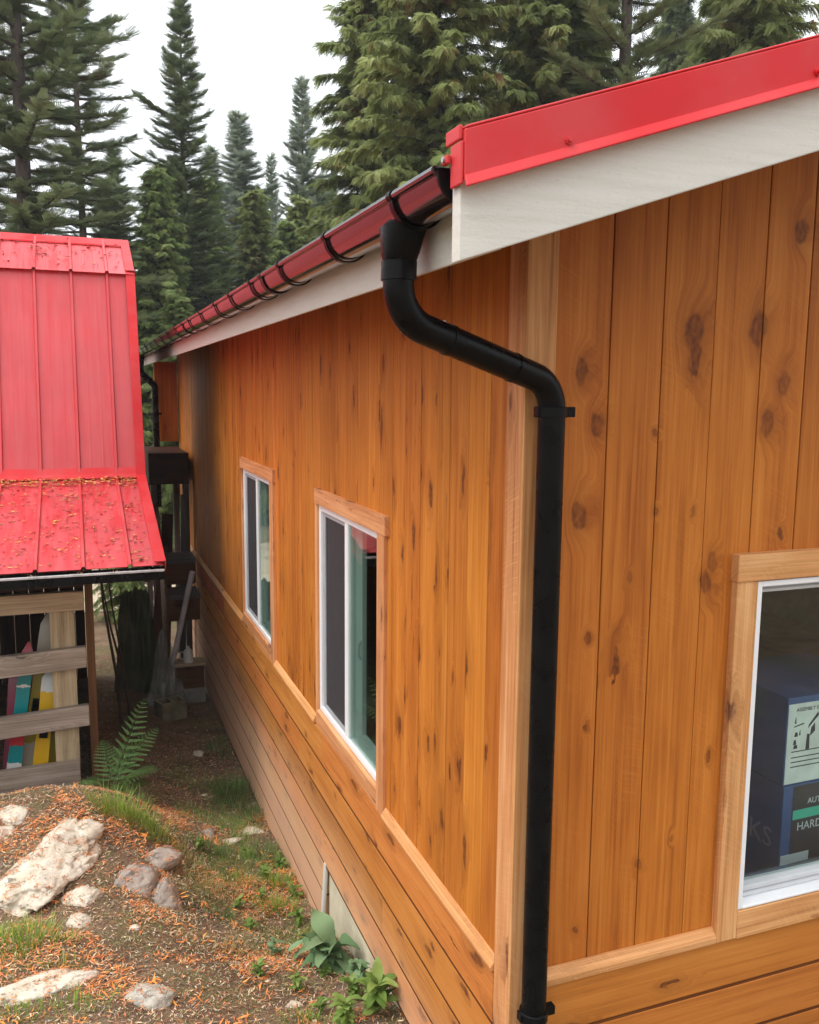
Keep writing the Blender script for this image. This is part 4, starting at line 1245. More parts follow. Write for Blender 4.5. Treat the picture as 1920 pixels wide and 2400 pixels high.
rock('stone', -.40, 4.62, .035, .03, .025, 29.3, M_rockc, 'tiny pale stone beside the dark grass at the wall', .2, .3, sub=4, cat='stone', group='loose stones')

# ------------------------------------------------------------------ litter: cedar needles, twigs, chips
def vnoise(x, y, s, seed):
    return np.array([mnoise.noise(Vector((a * s, b * s, seed))) for a, b in zip(x, y)])
def litter(n, x0, x1, y0, y1, seed, pal, size, zfun, name, lab, cat, keep=None, tilt=.5):
    rg = np.random.default_rng(seed)
    x = rg.uniform(x0, x1, n); y = rg.uniform(y0, y1, n)
    if keep is not None:
        k = keep(x, y, rg); x, y = x[k], y[k]
    n = len(x)
    L = rg.uniform(*size[0], n); W = rg.uniform(*size[1], n)
    a = rg.uniform(0, 2 * np.pi, n); el = rg.normal(0, tilt, n) * .5
    z = zfun(x, y) + .004 + np.abs(rg.normal(0, .006, n)) + .5 * L * np.abs(np.sin(el)) * .7
    d = np.stack([np.cos(a) * np.cos(el), np.sin(a) * np.cos(el), np.sin(el)], 1)
    s = np.stack([-np.sin(a), np.cos(a), rg.normal(0, .35, n)], 1)
    c = np.stack([x, y, z], 1)
    bend = np.stack([-np.sin(a), np.cos(a), np.zeros(n)], 1) * (rg.normal(0, .18, n) * L)[:, None]
    Lc, Wc = L[:, None], W[:, None]
    V = np.stack([c - d * Lc * .5 + bend, c - s * Wc * .5, c + d * Lc * .5 + bend, c + s * Wc * .5], 1).reshape(-1, 3)
    F = np.arange(4 * n).reshape(n, 4)
    pal_c = np.array([p[0] for p in pal]); pw = np.array([p[1] for p in pal], float); pw /= pw.sum()
    ci = rg.choice(len(pal), n, p=pw)
    col = pal_c[ci] * rg.uniform(.65, 1.3, (n, 1)) * rg.uniform(.92, 1.08, (n, 3))
    o = npmesh(name, V, F, M_litter, col=np.clip(col, 0, 1))
    return tag(o, lab, cat, None, 'stuff')
ORG, ORG2, TAN, BRN, DRK, GRY = (.82, .27, .07), (.60, .20, .07), (.66, .48, .29), (.28, .13, .065), (.09, .045, .026), (.46, .39, .31)
gz = lambda x, y: gh(x, y)
litter(52000, -2.3, 0, .75, 6.0, 1, [(ORG2, 1.0), (TAN, 2.2), (BRN, 2.2), (DRK, 1.1), (GRY, 1.3), ((.24, .23, .08), 1.2)], ((.008, .042), (.002, .006)), gz, 'forest_litter', 'scattered brown twigs, needles and chips on the soil', 'litter')
litter(44000, -2.3, 0, .75, 4.2, 2, [(ORG, 2.2), (ORG2, 1.3), (TAN, .8)], ((.010, .050), (.0025, .007)), gz, 'orange_needles', 'drifts of orange cedar needles over the foreground soil', 'litter',
       lambda x, y, r: (vnoise(x, y, 1.9, 5.0) + .45 * vnoise(x, y, 6.0, 9.0) + np.clip((-x - .5) * .16, -.1, .22) > r.uniform(.04, .30, len(x))))
litter(4200, -2.1, -.02, .85, 3.6, 12, [((.90, .30, .06), 2.0), (ORG, 1.2)], ((.03, .085), (.004, .011)), gz, 'orange_needles', 'bright orange fallen cedar sprigs in clumps on the foreground soil', 'litter',
       lambda x, y, r: vnoise(x, y, 3.1, 21.0) + .5 * vnoise(x, y, 8.0, 22.0) > r.uniform(.18, .5, len(x)), tilt=.7)
litter(5000, -2.0, 0, 4.2, 9.5, 3, [(BRN, 2), (DRK, 2), (ORG2, .7), (TAN, .5)], ((.02, .07), (.004, .010)), gz, 'forest_litter', 'twigs and bark crumbs darkened for the alley shade', 'litter')  # palette kept brown and dark so its colour deepens the alley shade
def zlow(x, y): return 1.495 + (y - 4.0) * (1.945 - 1.495) / 1.73 + .001
litter(4200, XL_ + 2.8, XR_ - .09, 4.02, 5.70, 4, [(ORG2, 1.0), (BRN, 1.2), ((.60, .34, .07), 2.0), (DRK, 1.4)], ((.012, .055), (.005, .014)), zlow, 'roof_needles', 'needles and bits scattered over the shallow lower shed roof', 'litter',
       lambda x, y, r: vnoise(x, y, 3.5, 1.0) + .5 * vnoise(x, y, 11, 2.0) + (y - 4.0) * .14 > r.uniform(-.45, .55, len(x)), tilt=.15)
litter(1500, XL_ + 2.8, XR_ - .09, 5.52, 5.74, 5, [(ORG, 1.5), (BRN, .8), ((.62, .36, .08), 2.0)], ((.016, .06), (.006, .016)), lambda x, y: zlow(x, y) + .012, 'roof_needles', 'band of needles caught along the flashing of the shed roof', 'litter', tilt=.2)
litter(1500, XL_ + 2.8, XR_ - .03, 3.935, 4.01, 6, [(TAN, 1.5), (BRN, 1.2), (GRY, 1.0), (ORG2, .6), (DRK, .8)], ((.015, .05), (.006, .014)), lambda x, y: 1.430 + 0 * x + .012 * np.sin(23 * x), 'roof_needles', 'rotting leaves and needles filling the shed gutter', 'litter', tilt=.5)
litter(260, XL_ + 2.8, XR_ - .09, 6.38, 7.05, 8, [(BRN, 1.5), (DRK, 1.4), (ORG2, .8)], ((.02, .09), (.006, .020)), lambda x, y: 3.745 + (y - 6.33) * (.375 / .76) + .032, 'roof_needles', 'few dark needle clumps on the shallow top shed roof', 'litter', tilt=.15)

def rock_litter():
    from mathutils.bvhtree import BVHTree
    rg = np.random.default_rng(77); P = []
    for o in [o for o in COL.objects if o.get('category') == 'rock']:
        mw = o.matrix_basis
        bt = BVHTree.FromPolygons([mw @ v.co for v in o.data.vertices], [tuple(p.vertices) for p in o.data.polygons])
        co = np.array([mw @ v.co for v in o.data.vertices]); lo, hi = co.min(0), co.max(0)
        n = int(1500 * (hi[0] - lo[0]) * (hi[1] - lo[1]) / .12)
        for x, y in zip(rg.uniform(lo[0], hi[0], n), rg.uniform(lo[1], hi[1], n)):
            h = bt.ray_cast(Vector((x, y, 2)), Vector((0, 0, -1)))
            if h[0] is None or h[1].z < .55: continue
            if mnoise.noise(Vector((x * 14, y * 14, 3))) < rg.uniform(-.05, .5): continue
            P.append((x, y, h[0].z))
    P = np.array(P)
    it = {(round(a, 6), round(b, 6)): c for a, b, c in P}
    n = len(P)
    L = rg.uniform(.010, .035, n); W = rg.uniform(.002, .005, n); a = rg.uniform(0, 6.28, n)
    d = np.stack([np.cos(a), np.sin(a), rg.normal(0, .2, n)], 1); sd = np.stack([-np.sin(a), np.cos(a), rg.normal(0, .2, n)], 1)
    c = P + np.array([0, 0, .005])
    V = np.stack([c - d * L[:, None] / 2, c - sd * W[:, None] / 2, c + d * L[:, None] / 2, c + sd * W[:, None] / 2], 1).reshape(-1, 3)
    pal = np.array([ORG, ORG2, BRN, TAN, DRK]); col = pal[rg.choice(5, n, p=[.3, .25, .2, .15, .1])] * rg.uniform(.7, 1.2, (n, 1))
    tag(npmesh('rock_needles', V, np.arange(4 * n).reshape(n, 4), M_litter, col=np.clip(col, 0, 1)), 'orange needles caught on the ledges of the rocks', 'litter', None, 'stuff')
rock_litter()

# ------------------------------------------------------------------ grass, moss, weeds
def blades(n, cx, cy, rx, ry, hmin, hmax, w, seed, zf, lean=.6, droop=.5, dens=None):
    rg = np.random.default_rng(seed)
    a = rg.uniform(0, 2 * np.pi, n); q = np.sqrt(rg.uniform(0, 1, n))
    q = q * (1 + .35 * rg.normal(0, .5, n) * (q > .4))
    x = cx + rx * q * np.cos(a) * (1 + .25 * np.sin(3 * a + seed)); y = cy + ry * q * np.sin(a) * (1 + .25 * np.cos(2 * a + seed))
    if dens is not None:
        k = dens(x, y, rg); x, y, q, a = x[k], y[k], q[k], a[k]; n = len(x)
    z = zf(x, y) - .01
    hh = rg.uniform(hmin, hmax, n) ** 1.0 * rg.uniform(.55, 1.25, n) * np.clip(1.05 - .45 * q, .25, 1.2)
    th = a + rg.normal(0, .7, n); ln = lean * (.25 + q) * rg.uniform(.5, 1.3, n)
    d = np.stack([np.cos(th), np.sin(th)], 1)
    sd = np.stack([-d[:, 1], d[:, 0]], 1)
    V = []; segs = 3
    for i in range(segs + 1):
        t = i / segs
        out = hh * ln * (t ** 1.6)
        up = hh * (t - droop * t * t * ln * .6)
        ww = w * rg.uniform(.7, 1.2, n) * (1 - t * .92) * .5
        for s in (-1, 1):
            V.append(np.stack([x + d[:, 0] * out + s * sd[:, 0] * ww, y + d[:, 1] * out + s * sd[:, 1] * ww, z + up], 1))
    V = np.stack(V, 1)                      # n, 8, 3
    F = []
    for i in range(segs): F.append(np.array([2 * i, 2 * i + 1, 2 * i + 3, 2 * i + 2]))
    F = np.stack(F, 0)
    nv = V.shape[1]
    FF = (np.arange(n) * nv)[:, None, None] + F[None]
    r = np.repeat(rg.uniform(0, 1, n), segs)
    return V.reshape(-1, 3), FF.reshape(-1, 4), r
def tuft(cx, cy, rx, ry, n, hmin, hmax, mat, label, seed, w=.006, lean=.7, name='grass_tuft'):
    V, F, r = blades(n, 0, 0, rx, ry, hmin, hmax, w, seed, lambda x, y: gh(x + cx, y + cy) - H(cx, cy), lean)
    o = npmesh(name, V, F, mat, rnd=r); o.location = (cx, cy, H(cx, cy))
    return tag(o, label, 'grass', 'grass tufts in the yard')
tuft(-1.10, 3.20, .16, .13, 420, .10, .26, M_grass, 'bright yellow green tuft right of the outcrop, in front of the fern', 1)
tuft(-.93, 3.16, .14, .12, 340, .08, .22, M_grass, 'light green tuft at the right of the bright tuft by the fern', 2)
tuft(-.95, 3.70, .13, .12, 150, .08, .18, M_grassd, 'dark green tuft behind the bright tufts, by the fern foot', 3)
tuft(-1.58, 1.94, .20, .14, 460, .07, .17, M_grass, 'bright green tuft at the left above the flat cream slab', 4)
tuft(-1.42, 1.70, .13, .08, 100, .05, .11, M_grass, 'short green tuft just above the flat cream slab', 5)
tuft(-1.36, 1.38, .15, .09, 170, .05, .12, M_grass, 'green tuft on the bottom edge left of the lichen rock', 6)
tuft(-1.60, 1.42, .12, .08, 120, .05, .10, M_grass, 'low green tuft in the bottom left corner', 7)
tuft(-.16, 4.55, .20, .26, 650, .08, .24, M_grassd, 'large dark grass tuft against the siding near the far window', 8)
tuft(-.10, 4.12, .12, .16, 220, .06, .18, M_grassd, 'dark grass tuft against the siding behind the cream stone', 9)
tuft(-.15, 5.60, .14, .25, 220, .06, .18, M_grassd, 'shaded grass tuft farthest along the siding', 10)
tuft(-.52, 3.34, .16, .14, 420, .05, .15, M_grassd, 'dark green tuft in the middle left of the stone chips', 11)
tuft(-.17, 2.92, .10, .10, 260, .07, .15, M_grass, 'round bright green tuft close to the siding near the conduit', 12)
tuft(-.22, 2.62, .15, .12, 420, .05, .13, M_grass, 'light grass tuft at the foot of the white conduit', 13)
tuft(-.64, 2.72, .18, .18, 260, .05, .14, M_moss, 'yellowing grass tuft right of the grey boulders', 14)
tuft(-.55, 2.40, .16, .10, 200, .05, .12, M_grassd, 'straggly dark tuft on the edge of the bank', 15)
for k, (x, y, rx, ry, n, a, b, mt, lab) in enumerate((
        (-.13, 3.40, .13, .22, 260, .05, .16, M_grassd, 'thin dark tuft at the siding between the round tuft and the cream stone'),
        (-.30, 4.30, .16, .18, 240, .04, .13, M_grassd, 'loose dark tuft left of the two siding tufts'),
        (-.12, 2.10, .11, .14, 260, .05, .13, M_grass, 'bright grass at the siding just behind the broad leaved plant'),
        (-.40, 2.95, .16, .16, 240, .04, .12, M_grass, 'pale low tuft in the middle of the slope'),
        (-.75, 3.05, .14, .14, 200, .05, .13, M_moss, 'dry yellow tuft beside the dark flat rock'),
        (-1.72, 2.02, .12, .12, 200, .05, .14, M_grass, 'green tuft cut by the left edge above the slab'),
        (-.42, 1.12, .12, .08, 160, .04, .10, M_grass, 'small green tuft at the bottom left of the corner weeds'),
        (-.62, 1.95, .12, .10, 150, .03, .09, M_moss, 'short olive tuft in the middle of the bank'))):
    tuft(x, y, rx, ry, n, a, b, mt, lab, 40 + k)
def moss():
    rg = np.random.default_rng(33)
    V, F, r = blades(26000, -.85, 2.0, 1.05, 1.35, .012, .045, .0035, 33, lambda x, y: gh(x, y), 1.0, .4,
                     lambda x, y, g: (x < -.03) & (vnoise(x, y, 2.2, 2.0) + .4 * vnoise(x, y, 7, 4.0) > g.uniform(-.25, .25, len(x))))
    o = npmesh('moss', V, F, M_moss, rnd=r); tag(o, 'olive moss and short dry grass on the bank', 'moss', None, 'stuff')
    V, F, r = blades(30000, -.34, 2.9, .50, 2.1, .025, .09, .004, 34, lambda x, y: gh(x, y), 1.0, .4,
                     lambda x, y, g: (x < -.02) & (vnoise(x, y, 2.6, 12.0) > g.uniform(-.3, .3, len(x))))
    o = npmesh('low_grass', V, F, M_weed, rnd=r); tag(o, 'short sparse grass along the foot of the siding', 'grass', None, 'stuff')
moss()

def leaf_verts(L, W, n=6, curl=.5, fold=.25, wav=0.0, ph=0.0):
    """leaf along +X, arching in Z; returns V, quads"""
    V = []
    for i in range(n + 1):
        t = i / n
        x = L * (t - .10 * curl * t * t); z = L * (.35 * t - curl * .75 * t * t)
        hw = W * .5 * (math.sin(math.pi * min(1, t * .94 + .06)) ** .8) * (1.0 if t < .6 else 1.0)
        if i == n: hw = W * .02
        wz = wav * math.sin(t * 9 + ph) * W
        V += [(x, -hw, z + fold * hw + wz), (x, 0, z), (x, hw, z + fold * hw - wz)]
    F = []
    for i in range(n):
        a = 3 * i
        F += [(a, a + 1, a + 4, a + 3), (a + 1, a + 2, a + 5, a + 4)]
    return np.array(V), np.array(F)
def plant(name, x, y, specs, mat, label, cat, group=None, seed=1, wav=.10):
    """specs: list of (azimuth, L, W, start height, pitch, curl)"""
    rg = random.Random(seed)
    VV, FF, RR = [], [], []; nb = 0
    for (az_, L, W, z0, pit, curl) in specs:
        V, F = leaf_verts(L, W, 9, curl, rg.uniform(.1, .35), wav, rg.uniform(0, 6))
        Rm = np.array(Matrix.Rotation(az_, 3, 'Z') @ Matrix.Rotation(-pit, 3, 'Y'))
        V = V @ Rm.T + np.array([0, 0, z0])
        VV.append(V); FF.append(F + nb); nb += len(V); RR += [rg.random()] * len(F)
    o = npmesh(name, np.concatenate(VV), np.concatenate(FF), mat, rnd=RR, smooth=True)
    o.location = (x, y, H(x, y)); return tag(o, label, cat, group)
rr = random.Random(5)
bl = []
for k in range(22):
    a = rr.uniform(60, 300); big = rr.random()
    bl.append((R(a), .14 + .15 * big, .075 + .055 * big, rr.uniform(.0, .06), R(rr.uniform(5, 62)), rr.uniform(.75, 1.25)))
plant('broadleaf_plant', -.13, 1.74, bl, M_broad, 'large grey green broad leaved plant against the siding in the lower middle', 'plant', wav=.20)
def weed(x, y, s, n, label, seed, mat=None):
    r = random.Random(seed)
    sp = []
    for k in range(n):
        sp.append((r.uniform(0, 6.28), s * r.uniform(.45, .8), s * r.uniform(.22, .34), s * r.uniform(0, .9), R(r.uniform(-5, 50)), r.uniform(.3, .9)))
    return plant('weed', x, y, sp, mat or M_weed, label, 'weed', 'leafy weeds along the wall', seed)
weed(-.37, 1.96, .085, 12, 'small dark leaved weed beside the hollow in the bank', 2, M_broad)
weed(-.36, 1.50, .085, 16, 'yellow green weed in the middle of the bottom soil', 3)
weed(-.15, 1.30, .10, 22, 'pale weed below the broad leaved plant', 4)
weed(-.10, 1.06, .16, 34, 'bushy bright green weed in the bottom corner by the siding', 5)
weed(-.24, 1.10, .11, 22, 'light green weed left of the bushy corner weed', 6)
weed(-.20, 1.60, .07, 14, 'small pale weed under the left leaves of the broad leaved plant', 7)
weed(-.14, 2.42, .09, 20, 'leafy weed in front of the conduit foot', 9)
weed(-.08, 1.42, .11, 24, 'dark leafy weed between the broad leaved plant and the siding', 10, M_broad)
weed(-.33, 1.20, .08, 16, 'small yellow green weed left of the light corner weed', 11)
weed(-.45, 2.30, .08, 14, 'small weed on the lip of the bank', 12)
weed(-.22, 3.05, .09, 18, 'green weed behind the round bright tuft', 13)
for k, (wx, wy, ws, wl) in enumerate((
        (-.09, 3.18, .09, 'low weed at the siding between the green weed and the thin dark tuft'), (-.26, 3.42, .08, 'small weed in front of the cream stone'),
        (-.10, 2.72, .09, 'weed pressed to the siding behind the conduit'), (-.46, 2.62, .07, 'small weed beside the yellowing tuft'),
        (-.52, 1.66, .08, 'spreading weed on the bare soil left of the broad leaved plant'), (-.28, .98, .11, 'leafy weed on the bottom edge left of the corner'),
        (-.05, 1.22, .12, 'weed at the siding above the bushy corner weed'), (-.60, 3.30, .07, 'small weed left of the dark middle tuft'))):
    weed(wx, wy, ws, 18, wl, 60 + k)
weed(-.30, 2.74, .07, 14, 'tiny weed between the round tuft and the light tuft', 8)

def fern(x, y, fr, label, seed):
    VV, FF, RR = [], [], []; nb = 0; rg = random.Random(seed)
    for (az_, L, pit, droop) in fr:
        n = 15; d = np.array([math.cos(az_), math.sin(az_), 0]); s = np.array([-d[1], d[0], 0]); tone = rg.random() * .6
        for i in range(1, n):
            t = i / n
            out = L * t * (1 - .18 * t); up = L * (math.tan(pit) * t - droop * t * t)
            tan = np.array([d[0], d[1], math.tan(pit) - 2 * droop * t]); tan /= np.linalg.norm(tan)
            p = d * out + np.array([0, 0, up + .02])
            if i < n:
                p2 = p + tan * L / n
                w = .004 * (1 - t) + .001
                VV.append(np.array([p - s * w, p + s * w, p2 + s * w, p2 - s * w])); FF.append(np.array([[0, 1, 2, 3]]) + nb); nb += 4; RR.append(.1)
            if t > .12:
                pl = L * .30 * math.sin(math.pi * min(1, .15 + t * .88)) ** .8 * (1.15 - .55 * t) + .01
                for sg in (-1, 1):
                    dirv = s * sg * .92 + tan * .45 + np.array([0, 0, -.18]); dirv /= np.linalg.norm(dirv)
                    m = 6
                    for k in range(m):       # pinnules
                        q = (k + .5) / m; c = p + dirv * pl * q; lw = pl * .13 * (1 - q * .75) + .002
                        ax = tan * .9
                        for e in (-1, 1):
                            VV.append(np.array([c, c + dirv * pl / m * .9, c + dirv * pl / m * .8 + ax * lw * e, c + dirv * pl / m * .15 + ax * lw * e * .8]))
                            FF.append(np.array([[0, 1, 2, 3]]) + nb); nb += 4; RR.append(min(1, tone + rg.random() * .4))
    o = npmesh('fern', np.concatenate(VV), np.concatenate(FF), M_fern, rnd=RR); o.location = (x, y, H(x, y))
    return tag(o, label, 'fern')
fern(-1.12, 4.10, [(R(20), .46, R(58), .75), (R(-12), .42, R(46), .7), (R(60), .38, R(55), .8), (R(150), .34, R(40), .8), (R(200), .40, R(34), .7), (R(235), .36, R(30), .7), (R(-55), .34, R(34), .8), (R(275), .30, R(38), .8), (R(100), .30, R(60), .7), (R(5), .36, R(30), .6), (R(38), .42, R(66), .8), (R(-35), .38, R(52), .8), (R(215), .30, R(52), .8), (R(255), .33, R(20), .6), (R(-80), .30, R(48), .8)], 'dark green fern arching beside the shed corner post', 3)

# ------------------------------------------------------------------ trees
def frame(d, up):
    s = np.cross(d, up); s /= np.linalg.norm(s, axis=1, keepdims=True) + 1e-9
    n = np.cross(s, d)
    return s, n
def spray_fir():
    V, F = [], []
    m = 8
    for i in range(m):
        t = .04 + .92 * i / m
        for sg in (-1, 1):
            L = .30 * (1.12 - .6 * t); b = len(V)
            V += [(t, 0, 0), (t + .055, .01 * sg, .01), (t + L * .80, sg * L * .82, .05), (t + L * .52, sg * L * .80, .03)]
            F.append((b, b + 1, b + 2, b + 3))
    b = len(V); V += [(.0, -.02, 0), (.0, .02, 0), (1.12, .010, .02), (1.12, -.010, .02)]; F.append((b, b + 1, b + 2, b + 3))
    return np.array(V), np.array(F)
def spray_cedar():
    V, F = [], []
    m = 9
    for i in range(m):
        t = .03 + .93 * i / m
        z = -.34 * t * t
        for sg in (-1, 1):
            L = .38 * (1.08 - .62 * t) * (1 + .18 * math.sin(i * 2.4 + sg)); b = len(V)
            V += [(t, 0, z), (t + .065, .015 * sg, z - .02), (t + L * 1.05, sg * L * .56, z - .22 * L - .08 * t), (t + L * .70, sg * L * .62, z - .16 * L - .05 * t)]
            F.append((b, b + 1, b + 2, b + 3))
    b = len(V); V += [(.0, -.018, 0), (.0, .018, 0), (1.0, .008, -.38), (1.0, -.008, -.38)]; F.append((b, b + 1, b + 2, b + 3))
    return np.array(V), np.array(F)
def instance(tv, tf, pos, d, up, sc, rg, jit=.0):
    s, n = frame(d, up)
    W = pos[:, None, :] + sc[:, None, None] * (tv[None, :, 0:1] * d[:, None, :] + tv[None, :, 1:2] * s[:, None, :] + tv[None, :, 2:3] * n[:, None, :])
    k = len(tv)
    F = (np.arange(len(pos)) * k)[:, None, None] + tf[None]
    return W.reshape(-1, 3), F.reshape(-1, 4)
def trunk_mesh(name, Hh, r0, rg, mat, seg=9):
    n = 14; path = []; rad = []
    ph = rg.uniform(0, 6)
    for i in range(n + 1):
        t = i / n
        path.append((.04 * math.sin(3 * t + ph) * t * Hh * .12, .04 * math.cos(2.3 * t + ph) * t * Hh * .12, Hh * t)); rad.append(max(.012, r0 * (1 - t) ** .85 + (.35 * r0 if i == 0 else 0)))
    return path, rad
def conifer(kind, Hh, Rr, base, seed, nb, twigs, r0, frond, taper=.85, sparse=0.0, upsweep=.25, boughs=()):
    """returns (trunk mesh builder, crown arrays); crown built in local coordinates"""
    rg = np.random.default_rng(seed)
    path, rad = trunk_mesh('t', Hh, r0, rg, None)
    P = np.array(path)
    tz = P[:, 2]
    tv, tf = (spray_fir() if kind == 'fir' else spray_cedar())
    pos, dr, up, sc, rv = [], [], [], [], []
    tb = MB(seed)
    tb.tube(path, rad, 9)
    for i in range(nb):
        q = (i + rg.uniform(0, 1)) / nb
        z = base + (Hh * .985 - base) * (q ** .92)
        t = (z - base) / (Hh - base)
        a = i * 2.39996 + rg.normal(0, .35)
        prof = (1 - t) ** taper * min(1, .55 + t * 3.0)
        L = Rr * prof * rg.uniform(.55, 1.12) + .10
        if rg.uniform() < sparse: L *= rg.uniform(.2, .5)
        for (bt, ba, bl) in boughs:
            if abs(t - bt) < .5 / nb * 1.01: a, L = ba, Rr * bl
        h = np.array([np.cos(a), np.sin(a), 0])
        o = np.array([np.interp(z, tz, P[:, 0]), np.interp(z, tz, P[:, 1]), z])
        if kind == 'fir': c1, c2 = upsweep * (t * 1.6 - .25), -.35 * (1 - t)
        else: c1, c2 = .18 + .25 * t, -.85 * (1 - .5 * t)
        pts = lambda s: o + h * L * s * (1 - .08 * s) + np.array([0, 0, L * (c1 * s + c2 * s * s * .5 + (.16 * s ** 3 if kind == 'fir' else .0))])
        br = [tuple(pts(s)) for s in (0, .33, .66, 1.0)]
        rr_ = max(.006, .022 * L)
        tb.tube(br, [rr_, rr_ * .75, rr_ * .5, rr_ * .2], 4, cap=False)
        nt = max(4, int(twigs * (L / Rr) ** .8))
        tone = rg.uniform(0, .55)
        for k in range(nt):
            s = .10 + .90 * (k + rg.uniform(0, 1)) / nt
            p = pts(s); tan = pts(min(1, s + .05)) - pts(max(0, s - .05)); tan /= np.linalg.norm(tan) + 1e-9
            side = np.cross(tan, [0, 0, 1.0]); side /= np.linalg.norm(side) + 1e-9
            sg = 1 if k % 2 else -1
            if kind == 'fir':
                spread = rg.uniform(.35, 1.0)
                d = tan * .8 + side * sg * spread + np.array([0, 0, rg.normal(-.05, .22)])
                size = frond * rg.uniform(.6, 1.15) * (1.12 - .45 * s)
                u = np.array([0, 0, 1.0]) + side * rg.normal(0, .35)
            else:
                d = tan * .7 + side * sg * rg.uniform(.25, .95) + np.array([0, 0, rg.normal(-.38, .3)])
                size = frond * rg.uniform(.55, 1.2) * (1.1 - .3 * s)
                u = np.array([0, 0, 1.0]) + side * rg.normal(0, .6) + h * rg.normal(.3, .4)
            if k == nt - 1: d = tan
            d = d / np.linalg.norm(d)
            pos.append(p + side * rg.normal(0, .02 * L)); dr.append(d); up.append(u); sc.append(size)
            rv.append(np.clip(tone + rg.uniform(0, .45), 0, 1))
    # leader
    for k in range(10):
        z = Hh * (1 - .035 * k / 10 * 2)
        a = rg.uniform(0, 6.28); d = np.array([np.cos(a) * .45, np.sin(a) * .45, 1.0]); d /= np.linalg.norm(d)
        pos.append(np.array([np.interp(z, tz, P[:, 0]), np.interp(z, tz, P[:, 1]), z - .15])); dr.append(d); up.append(np.array([np.cos(a + 1.5), np.sin(a + 1.5), .1])); sc.append(frond * .55); rv.append(.5)
    pos, dr, up, sc = map(np.array, (pos, dr, up, sc))
    V, F = instance(tv, tf, pos, dr, up, sc, rg)
    rnd = np.repeat(np.array(rv), len(tf))
    return tb, V, F, rnd
def tree(name, loc, spec, mats, label, cat='tree', group=None, rz=0.0, sc=1.0):
    tb, V, F, rnd = conifer(**spec)
    o = empty(name, loc, label, cat, group, rz)
    o.scale = (sc, sc, sc)
    tb.build('trunk', mats[0], o, smooth=True, recalc=False)
    npmesh('crown', V, F, mats[1], o, rnd=rnd)
    return o
def copy_tree(src, loc, label, rz, sc, group=None, mat=None, sxy=1.0):
    c = src.copy(); COL.objects.link(c); c.location = loc; c.rotation_euler = (0, 0, rz); c.scale = (sc * sxy, sc * sxy, sc)
    c['label'] = label
    if group: c['group'] = group
    elif 'group' in c: del c['group']
    for ch in src.children:
        d = ch.copy(); COL.objects.link(d); d.parent = c
        if mat is not None and ch.name.startswith('crown'):
            d.material_slots[0].link = 'OBJECT'; d.material_slots[0].material = mat
    return c
GZ_ = lambda x, y: H(x, y) - .1
G1, G2 = 'tall firs behind the shed', 'cedars behind the house'
BK = (M_bark, M_fir)
# firs standing against the sky on the left
fA = tree('fir_tree', (-2.05, 16.7, GZ_(-2, 16.7)), dict(kind='fir', Hh=18.5, Rr=2.9, base=2.0, seed=11, nb=210, twigs=95, r0=.22, frond=.40, taper=.6, sparse=.06), BK, 'tall dark fir with a thick trunk at the left edge', group=G1)
fB = tree('fir_tree', (-.91, 22.9, GZ_(-.9, 22.9)), dict(kind='fir', Hh=17.5, Rr=2.1, base=4.6, seed=12, nb=160, twigs=84, r0=.15, frond=.40, taper=.5, sparse=.18), (M_barkr, M_fir), 'tall fir with a bare pale lower trunk right of the edge fir', group=G1)
fC = tree('fir_tree', (1.78, 24.0, GZ_(1.78, 24)), dict(kind='fir', Hh=14.6, Rr=3.5, base=1.2, seed=13, nb=300, twigs=130, r0=.17, frond=.34, taper=1.2, sparse=.12, boughs=((.74, 3.4, .40), (.715, -.2, .36), (.64, 3.0, .42))), BK, 'narrow spire of a fir with two long bare boughs, alone against the sky', group=G1)
copy_tree(fC, (4.78, 31.4, GZ_(4.8, 31.4)), 'pale pointed fir in the gap right of the narrow spire', 1.9, .95, G1, M_firhaze, 1.5)
copy_tree(fC, (7.05, 37.0, GZ_(7, 37)), 'smallest distant fir tip, between the pale fir and the bluish fir', 4.2, .955, G1, M_firhaze, .8)
copy_tree(fC, (6.45, 28.7, GZ_(6.4, 28.7)), 'bluish layered fir tip left of the big cedars', 3.0, .985, G1, M_firhaze, 1.0)
copy_tree(fA, (-3.4, 22.5, GZ_(-3.4, 22.5)), 'dark fir filling the gap behind the fir at the left edge', 2.6, 1.0, G1)
copy_tree(fC, (.1, 27.5, GZ_(.1, 27.5)), 'pointed fir behind and left of the narrow spire', 5.1, .78, G1, M_fir, 1.1)
copy_tree(fC, (3.1, 27.0, GZ_(3.1, 27)), 'pale fir tip low between the spire and the pale pointed fir', 2.4, .78, G1, M_firhaze, 1.2)
# cedars
CB = (M_bark, M_cedar)
cG = tree('cedar_tree', (5.05, 17.2, GZ_(5, 17.2)), dict(kind='cedar', Hh=14.4, Rr=2.15, base=.8, seed=21, nb=310, twigs=120, r0=.22, frond=.30, taper=.55), CB, 'light green cedar at the edge of the sky gap, left of the big cedars', group=G2)
cH = tree('cedar_tree', (4.95, 12.95, GZ_(5, 13)), dict(kind='cedar', Hh=14.8, Rr=2.5, base=.9, seed=22, nb=340, twigs=165, r0=.24, frond=.27, taper=.5), CB, 'big drooping cedar directly behind the gutter end of the roof', group=G2)
copy_tree(cH, (7.2, 13.4, GZ_(7.2, 13.4)), 'big drooping cedar behind the middle of the red roof edge', 2.2, 1.03, G2)
fJ = tree('fir_tree', (8.1, 11.8, GZ_(8, 11.8)), dict(kind='fir', Hh=16.5, Rr=2.6, base=2.0, seed=23, nb=150, twigs=90, r0=.22, frond=.36, taper=.55, sparse=.15), BK, 'dark trunked fir with gaps of sky, above the red roof edge', group='conifers above the roof edge')
copy_tree(cG, (11.2, 12.4, GZ_(11, 12)), 'cedar with browning tips at the upper right corner', 4.0, 1.12, G2)
